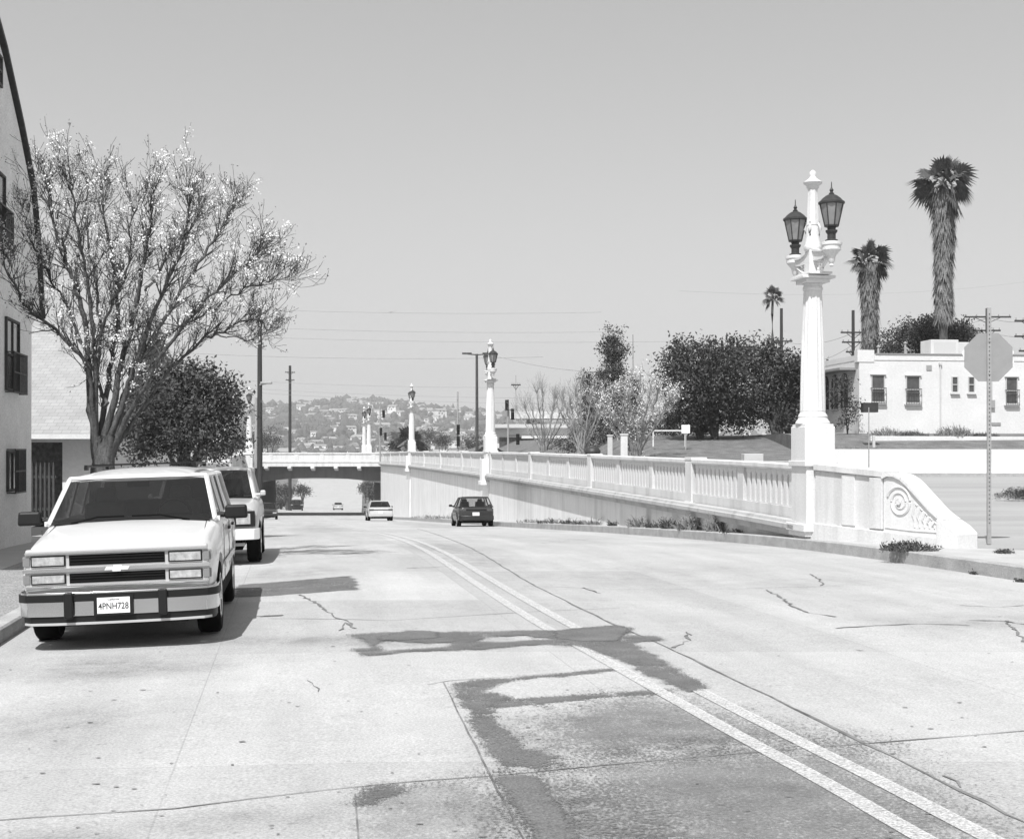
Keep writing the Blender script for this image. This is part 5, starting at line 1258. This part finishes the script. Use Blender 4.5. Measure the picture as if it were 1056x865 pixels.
mass('conifer', 'tall clumpy dark conifer with twin tips behind the pale leafless tree', 84, ((633,358,13,11),(632,371,8,9),(632,386,15,10),(632,400,15,10),(625,404,12,7),(642,406,11,7),(618,408,9,14),(645,405,9,10),(628,342,1.5,7),(637,341,1.4,7),(632,350,7,3),(606,398,6,14),(612,425,14,18),(645,425,18,20),(655,396,7,8)), 24000, .14, M['leafd'], (632,462), ((0,0),), tr=.12)
mass('round_tree', 'dark rounded tree rising behind the flat-roofed house below the tallest palm', 95, ((938,352,30,22),(970,348,32,22),(995,356,22,16),(918,362,16,12),(955,338,22,12),(985,340,20,10)), 16000, .2, M['leafd'], (955,380), ((0,0),), tr=.3)
mass('shrub', 'low dark shrubs under the conifer and the evergreen trees', 80, ((620,447,24,16),(660,445,22,16),(690,440,16,16),(585,458,14,8),(720,438,20,12)), 9000, .14, M['leafd'], (640,463), ((0,0),), tr=.05)
mass('shrub', 'dark clipped shrub lying low in the side street right of the stop sign', 43, ((1044,509,18,5),(1060,508,18,6),(1080,509,16,6)), 4500, .045, M['leafd'], (1050,513.5), ((0,0),), tr=.02)
mass('leafy_shrub', 'leafy climbing shrub at the corner of the flat-roofed house', 69, ((868,398,9,10),(862,410,8,9),(880,420,8,10),(872,430,7,8)), 1400, .13, M['leafd'], (874,446), ((0,0),), tr=.03)
def tuft(name, label, c, w_, h, n, mt, group=None, lean=.5):
    root = MB()
    for _ in range(n):
        a = random.uniform(0, 6.283); q = random.random()**.6; p = V(math.cos(a)*q*w_/2, math.sin(a)*q*w_*.35, 0)
        d = V(random.gauss(0,lean), random.gauss(0,lean), 1).normalized(); hh = h*random.uniform(.3,1)*(1-.5*q)
        s = d.cross(V(random.random(), random.random(), 0)).normalized()*random.uniform(.006,.02)*(.6+h)
        root.add([p-s, p+s, p+d*hh*.6+s*.7+V(d.x,d.y,0)*.05, p+d*hh+V(d.x,d.y,-.2)*hh*.25, p+d*hh*.6-s*.7], [(0,1,2,3,4)])
        if random.random() < .6:
            for _ in range(3): leaf(root, p+d*hh*random.uniform(.3,1)+rv(.02), random.uniform(.02,.05)*(1+h), 0)
    o = root.build(name, mt); o.location = c; tag(o, label, 'plant', group); return o
# plants on the terrace of the house
for px, w_, h, lab, mt in ((915,1.8,.75,'dry brush under the first barred window','dweed'),(940,1.7,.55,'low brush between the first two barred windows','weed'),(985,1.9,.9,'taller dry brush under the two small windows','dweed'),(1015,1.5,.4,'low brush right of the two small windows','weed')):
    tuft('terrace_plant', lab, V(X(px,66.8), 66.8, Zp(451,66.8)), w_, h, 420, M[mt], lean=.35)
for px in (880,900,865): tuft('terrace_plant', 'low grass on the bank left of the garden wall', V(X(px,63), 63, EYE-.1), 1.8, .4, 260, M['dweed'], 'grass at the foot of the house bank')
# weeds along the kerb and wall on the right
for px, y_, w_, h, n, mt in ((560,53,1.2,.35,120,'weed'),(585,50,.7,.4,80,'weed'),(602,48,.9,.25,80,'weed'),(612,47,.5,.5,60,'dweed'),(628,44,.3,.35,40,'weed'),(655,41,.7,.55,110,'dweed'),(672,39.5,.5,.3,60,'weed'),(690,38,.55,.5,100,'weed'),(711,36,.8,.7,170,'dweed'),(739,34,.6,.65,150,'dweed'),(760,32.6,.8,.2,80,'weed'),(530,57,1.2,.3,90,'dweed'),(450,82,2.6,.45,140,'dweed'),(430,90,2.6,.4,120,'dweed')):
    o = tuft('weed', 'weed growing at the foot of the retaining wall behind the right kerb', V(X(px,y_), y_, 0), w_, h, n, M[mt], 'weeds along the right kerb')
    xr = railX(y_)-.28; o.location.x = min(o.location.x, xr) if y_ > 31 else o.location.x; o.location.x = max(kerbR(y_)+.35, min(xr, o.location.x)) if xr > kerbR(y_)+.35 else xr; o.location.z = EYE-stripD(y_)
for px, py, w_, h, n, lab in ((938,572,.95,.30,480,'bushy weed spilling over the right kerb below the scroll'),(1036,575,.35,.10,120,'small weed tuft on the pavement near the stop sign post'),(1015,592,.45,.12,140,'weed tuft in the gutter under the stop sign post'),(890,557,.35,.08,60,'tiny weed on the pavement below the wing wall panel'),(915,559,.35,.08,60,'tiny weed on the pavement below the wing wall end'),(850,555,.3,.06,50,'tiny weed on the pavement below the lamp pier'),(1060,600,.3,.15,80,'weed in the gutter at the right edge')):
    D_ = 1.83
    if py > 585: y_ = G(px, py)[1]; z_ = roadZ(y_)
    else: y_ = F*D_/(py-HY); z_ = EYE-stripD(y_); z_ = EYE-min(D_, stripD(y_))
    tuft('weed', lab, V(X(px,y_), y_, z_), w_, h, n, M['weed'], lean=.9)

def palm(name, label, px, y, crown_py, rpx, base_py, trunk_px, skirt, fr=46, seed=1):
    random.seed(seed)
    b = at(px, base_py, y); c = at(px, crown_py, y); H = c.z-b.z; root = empty(name, b, label, 'palm tree'); u = y/F
    t = MB(); lean = random.uniform(-.15,.15)
    rt = (trunk_px*.5*u if not skirt else .26)
    t.tube([(0,0,-.3),(lean*.5,0,H*.4),(lean,0,H*.75),(0,0,H)], [rt*1.1, rt, rt*.85, rt*.8], 12); t.build('trunk', M['bark'], root, smooth=60)
    Rr = rpx*u
    def frond(mb, tilt, a, L_, nb, w_, droop, cx=V(0,0,0), mi=0):
        d = V(math.cos(a)*math.cos(tilt), math.sin(a)*math.cos(tilt), math.sin(tilt)); st = L_*.45; p = cx+V(0,0,0)
        e = p+d*st+V(0,0,-droop*.1*L_); mb.tube([p, e], .013, 3, cap=False)
        side = d.cross(V(0,0,1)); side = side.normalized() if side.length > .1 else V(1,0,0); n = side.cross(d); rl = random.uniform(-1.1, 1.1); side, n = side*math.cos(rl)+n*math.sin(rl), n*math.cos(rl)-side*math.sin(rl)
        for k in range(nb):
            f = (k/(nb-1)*2-1)*1.25; dd = (d*math.cos(f)+side*math.sin(f)).normalized(); ln = L_*.58*(1-.3*abs(f)/1.25)*random.uniform(.85,1.1)
            pv = dd.cross(n).normalized()*w_*L_; m = e+dd*ln*.55-V(0,0,droop*ln*.08); tp = e+dd*ln-V(0,0,droop*ln*.42)
            mb.add([e, m-pv, tp, m+pv], [(0,1,2,3)], mi)
    m = MB()
    for k in range(fr):
        tilt = lerp(-.9, 1.4, ((k+.5)/fr)**.9)+random.gauss(0,.12); frond(m, tilt, k*2.4+random.uniform(-.3,.3), Rr*random.uniform(.8,1.25)*(.55 if k % 4 == 3 else 1), 13, .042, lerp(1.0,.45,(tilt+.7)/2.0), V(0,0,H))
    m.build('crown', M['palm'], root)
    if skirt:
        m = MB(); s0, w0, w1 = skirt     # lowest py, widths px (top, bottom)
        h0 = Zp(s0, y)-b.z; n = int(2600*(H-h0)/8+700)
        for i in range(n):
            t_ = random.random(); z = lerp(h0, H-.1*Rr, t_); a = random.uniform(0,6.283); w_ = lerp(w1, w0, t_**2.5)*u*.5*(1+.22*mnoise.noise(V(math.cos(a)*1.5, math.sin(a)*1.5, z*1.1)))
            p = V(math.cos(a)*w_*random.uniform(.7,1.0), math.sin(a)*w_*random.uniform(.7,1), z); L_ = random.uniform(.5,1.1)
            d = V(math.cos(a)*.22+random.gauss(0,.1), math.sin(a)*.22+random.gauss(0,.1), -1).normalized(); s = V(-math.sin(a), math.cos(a), 0)*random.uniform(.015,.05)
            m.add([p-s*.4, p+s*.4, p+d*L_*.6+s, p+d*L_+s*random.uniform(-1,1), p+d*L_*.6-s], [(0,1,2,3,4)])
        m.build('dead_frond_skirt', M['skirt'], root)
    random.seed(seed+50)
palm('fan_palm', 'tallest fan palm with long shaggy trunk above the round tree', 973, 88, 188, 33, 372, 20, (325, 29, 16), 46, 11)
palm('fan_palm', 'middle fan palm with shaggy trunk above the flat-roofed house', 897, 98, 268, 23, 380, 20, (368, 23, 14), 42, 12)
palm('fan_palm', 'small distant slender fan palm between the lamp post and the dark trees', 797, 150, 305, 12, 380, 3, None, 34, 13)
palm('low_palm', 'low spreading palm behind the third ornamental lamp post', 421, 150, 458, 24, 468, 10, None, 40, 14)
# ------------------------------------------------------------------ small things behind the balustrade
def bits():
    root = empty('roadside_store', (X(540,128), 128, EYE-1.3), 'small white flat-roofed store right of the second ornamental post', 'building')
    b_ = MB(); b_.box((.5,3,1.6+.2), (7.2,6,3.2)); b_.build('wall', M['wstucco'], root); b_ = MB(); b_.box((.5,2.6,3.55), (7.8,7,.35)); b_.build('roof', M['gstucco'], root)
    b_ = MB(); b_.box((-1.2,-.06,1.7), (2.2,.1,1.6)); b_.build('window', M['pane'], root); b_ = MB(); b_.box((2.0,-.9,2.5), (4.4,1.8,.25)); b_.build('canopy', M['wstucco'], root)
    small = small_car('sedan', M['dcar'], 'dark sedan parked behind the balustrade near the small white store', 'parked_car', 0, 0, False, M['glass']); small.location = (X(553,112)-1.5, 112, EYE-1.12); small.rotation_euler = (0,0,math.pi/2+.1)
    root = empty('fuel_canopy', (X(582,150), 150, EYE-1.3), 'low pale flat canopy far behind the leafless trees', 'building')
    b_ = MB(); b_.box((0,0,5.1), (12,6,.8)); b_.build('canopy', M['wstucco'], root); b_ = MB()
    for s in (-1,1): b_.box((s*4,0,2.4), (.4,.4,4.6))
    b_.build('column', M['steel'], root)
    for px, y, t, bt, w_, mt, nm, lab, cat in ((643.5,60,448,476,.30,'wpaint','marker_post','short white square post in front of the conifer','post'),(629,61,449,475,.22,'gstucco','marker_post','short grey post left of the white square post','post')):
        b_ = MB(); b_.box((0,0,(Zp(t,y)-Zp(bt,y))/2), (w_,w_,Zp(t,y)-Zp(bt,y))); b_.box((0,0,Zp(t,y)-Zp(bt,y)), (w_+.06,w_+.06,.06)); o = b_.build(nm, M[mt], bevel=.01); o.location = (X(px,y), y, Zp(bt,y)); tag(o, lab, cat)
    b_ = MB(); b_.lathe([(.30,0),(.34,.9),(.37,.92),(.37,.98),(.28,1.1),(.1,1.16)], n=16); o = b_.build('trash_can', M['iron'], smooth=40); y = 62; o.location = (X(611,y), y, EYE-1.12); o.scale = (1,1,1.1); tag(o, 'dark round trash can left of the two short posts', 'trash can')
    root = empty('yard_sign', (X(707,68), 68, EYE-.2), 'small white sign board on a post under the dark trees', 'sign')
    b_ = MB(); b_.box((0,0,.45), (.07,.07,1.1)); b_.build('post', M['steel'], root); b_ = MB(); b_.box((0,-.05,1.25), (.42,.03,.42)); b_.build('board', M['plate'], root)
    y = 68; b_ = MB(); b_.box((0,0,0), (1.7,.08,.07)); b_.box((-.8,0,-.4),(.06,.06,.8)); b_.box((.8,0,-.4),(.06,.06,.8)); o = b_.build('handrail', M['wpaint']); o.location = (X(690,y), y, Zp(444,y)); tag(o, 'short pale handrail left of the small white sign', 'railing')
    root = empty('mailbox', (X(901,64), 64, EYE-.2), 'small post with a dark box on the bank at the house corner', 'mailbox')
    b_ = MB(); b_.box((0,0,.4), (.12,.12,1.0)); b_.build('post', M['gstucco'], root); b_ = MB(); b_.box((-.2,0,2.2),(.7,.5,.45)); b_.build('box', M['iron'], root)
    pole('marker_pole', 'thin leaning marker pole in front of the long white wall', 'pole', X(896,59), 59, Zp(420,59), EYE-1.15, .03, mt='steel')
bits()

# trees left beyond the bridge and around
def far_tree(px, y, py, r, label, grp, n=1500, mt='leafm', base=None):
    c = at(px, py, y); q = r*y/F; b = V(c.x, y, (terrZ(c.x, y) if y > 186 else EYE-1.6) if base is None else base)
    leafy_tree('roadside_tree', label, b, [(c, V(q, q, q*.9)), (c+V(q*.5,0,-q*.3), V(q*.7,q*.7,q*.6)), (c+V(-q*.5,0,-q*.25), V(q*.7,q*.7,q*.6))], n, .3*y/250, M[mt], group=grp, clump=10, tr=.2)
random.seed(21)
for px, y, py, r in ((282,225,503,9),(296,240,505,7),(312,300,504,6),(275,210,512,8),(290,260,516,6),(384,300,508,4),(381,340,500,4),(377,420,502,3.5)):
    far_tree(px, y, py, r, 'leafy tree beside the road beyond the underpass', 'trees seen through the underpass', 1200)
for px, y, py, r in ((276,215,450,13),(266,230,452,9),(456,330,452,8),(487,300,455,9),(440,400,448,9),(575,260,448,10),(550,330,440,9),(600,300,440,12),(640,330,436,14),(250,300,445,14),(520,380,445,9)):
    far_tree(px, y, py, r, 'leafy tree in the town beyond the bridge', 'town trees beyond the bridge', 1500, 'leafm')

# ------------------------------------------------------------------ the far hillside: houses and woods
def far_house(kind):
    w_, d, h = ((11,8,4),(9,9,6),(14,8,4.5),(8,7,3.5))[kind]
    b_ = MB(); b_.box((0,0,h/2-1), (w_,d,h+2), 0)
    rh = (2.2,1.6,2.4,.4)[kind]
    if kind == 3: b_.box((0,0,h+.1), (w_+.4,d+.4,.5), 1)
    else: b_.prism([(-d/2-.5,h),(d/2+.5,h),(0,h+rh)], -w_/2-.5, w_/2+.5, 'x', 1)
    for k in range(2 if kind else 3): b_.box((-w_*.3+k*w_*.3,-d/2-.02,h*.55), (w_*.13,.1,1.4), 2)
    if kind == 1: 
        for k in range(2): b_.box((-w_*.2+k*w_*.4,-d/2-.02,h*.85), (w_*.15,.1,1.2), 2)
    return b_.build('hillside_house', [M['hwall'], M['hroof'], M['hwin']])
protos = [far_house(k) for k in range(4)]; used = [False]*4
random.seed(5); spots_ = []; n = 0; tries = 0
while n < 290 and tries < 9000:
    tries += 1
    px = random.uniform(225, 690); y = lerp(1050, 2350, random.random()**.8); x = X(px, y)
    if any((a-x)**2+(b_-y)**2 < 22**2 for a, b_ in spots_): continue
    if px > 520 and random.random() < .4: continue
    spots_.append((x, y)); k = random.randrange(4); z = terrZ(x, y)
    if used[k]: o = protos[k].copy(); COL.objects.link(o)
    else: o = protos[k]; used[k] = True
    s = random.uniform(.9, 1.7); o.location = (x, y, z); o.rotation_euler = (0,0,random.choice((0,1.57,.5,-.5))+random.uniform(-.2,.2)); o.scale = (s,s,s)
    tag(o, 'small pale house among trees on the distant hillside', 'house', 'houses on the far hillside'); n += 1
print('far houses', n)
wood = MB(); ico = bmesh.new(); bmesh.ops.create_icosphere(ico, subdivisions=1, radius=1); iv = [v.co.copy() for v in ico.verts]; ifc = [tuple(v.index for v in f.verts) for f in ico.faces]; ico.free()
random.seed(9)
for _ in range(5200):
    px = random.uniform(200, 1000) if random.random() < .25 else random.uniform(225, 660); y = lerp(1000, 2420, random.random()**.75); x = X(px, y)
    if mnoise.noise(V(x/130, y/130, 9)) < random.uniform(-.55, .15): continue
    z = terrZ(x, y); r = random.uniform(3, 6.5)*(1 if random.random() < .9 else 1.4); hz = random.uniform(.8,1.3) if random.random() < .93 else 2.4
    if hz > 2: r *= .6
    b0 = len(wood.v); c = V(x, y, z+r*hz*.6)
    for v in iv: q = 1+random.uniform(-.28,.28); wood.v.append((c.x+v.x*r*q, c.y+v.y*r*q, c.z+v.z*r*q*hz))
    wood.f += [tuple(b0+i for i in f) for f in ifc]; wood.m += [0]*len(ifc)
tag(wood.build('hillside_woods', leaf_mat('far_leaf', .07, .5)), kind='stuff')
# more, farther houses nobody could count
random.seed(15); fh = MB()
for _ in range(650):
    px = random.uniform(225, 1000) if random.random() < .3 else random.uniform(225, 640); y = lerp(1010, 2400, random.random()**.9); x = X(px, y); z = terrZ(x, y)
    if any((a-x)**2+(b_-y)**2 < 15**2 for a, b_ in spots_): continue
    Mx = Matrix.Translation((x, y, z)) @ Matrix.Rotation(random.uniform(-.6,.6), 4, 'Z'); w_ = random.uniform(7,16); h = random.uniform(3,6.5)
    fh.box((0,0,h/2-1), (w_,8,h+2), 0, Mx); fh.prism([(-4.5,h),(4.5,h),(0,h+random.uniform(.6,2))], -w_/2-.4, w_/2+.4, 'x', 1, Mx)
    for k in (-1,1): fh.box((k*w_*.25,-4.02,h*.5), (w_*.2,.1,1.4), 2, Mx)
tag(fh.build('hillside_houses', [M['hwall'],M['hroof'],M['hwin']]), kind='stuff')
# town buildings right beyond the cross street
random.seed(31)
for px, y, w_, h in ((455,420,16,6),(470,520,22,7),(486,340,12,5.5),(505,430,18,6.5),(585,330,16,6),(600,480,24,7),(625,380,16,6),(640,520,20,9),(565,560,26,8),(660,330,14,6),(440,600,20,8)):
    x = X(px, y); z = terrZ(x, y); b_ = MB(); b_.box((0,0,h/2-1), (w_*.7,10,h+2), 0); b_.prism([(-5.5,h),(5.5,h),(0,h+2.0)] if random.random() < .5 else [(-5.3,h),(5.3,h),(5.3,h+.5),(-5.3,h+.5)], -w_*.37, w_*.37, 'x', 1)
    for k in range(3): b_.box((-w_*.22+k*w_*.22,-5.02,h*.6), (w_*.08,.1,1.5), 2)
    o = b_.build('town_building', [M['hwall'],M['hroof'],M['hwin']]); o.location = (x, y, z); tag(o, 'pale town building seen over the balustrade beyond the cross street', 'building', 'town buildings beyond the bridge')
# a small bird in the sky
b_ = MB(); b_.add([(-.35,0,.12),(-.1,-.05,.02),(0,-.15,0),(.1,-.05,.02),(.35,0,.1),(0,.15,-.02),(0,0,-.06)], [(0,1,5),(1,2,6,5),(2,3,5,6),(3,4,5)])
o = b_.build('bird', M['wpaint']); o.location = at(403,322,90); tag(o, 'small pale bird flying above the road', 'bird')
# ------------------------------------------------------------------ the hazy air
hz = MB(); hz.box((0, 2450, 75), (9000, 6500, 250)); ho = hz.build('haze', []); ho['kind'] = 'stuff'
hm = bpy.data.materials.new('haze'); hm.use_nodes = True; nt = hm.node_tree; nt.nodes.clear()
pv = nt.nodes.new('ShaderNodeVolumePrincipled'); pv.inputs['Color'].default_value = (.99,.99,.99,1); pv.inputs['Density'].default_value = .00026; pv.inputs['Anisotropy'].default_value = 0
mo = nt.nodes.new('ShaderNodeOutputMaterial'); nt.links.new(pv.outputs[0], mo.inputs['Volume']); ho.data.materials.append(hm)
for o in S.objects:
    if o.type == 'MESH': pass
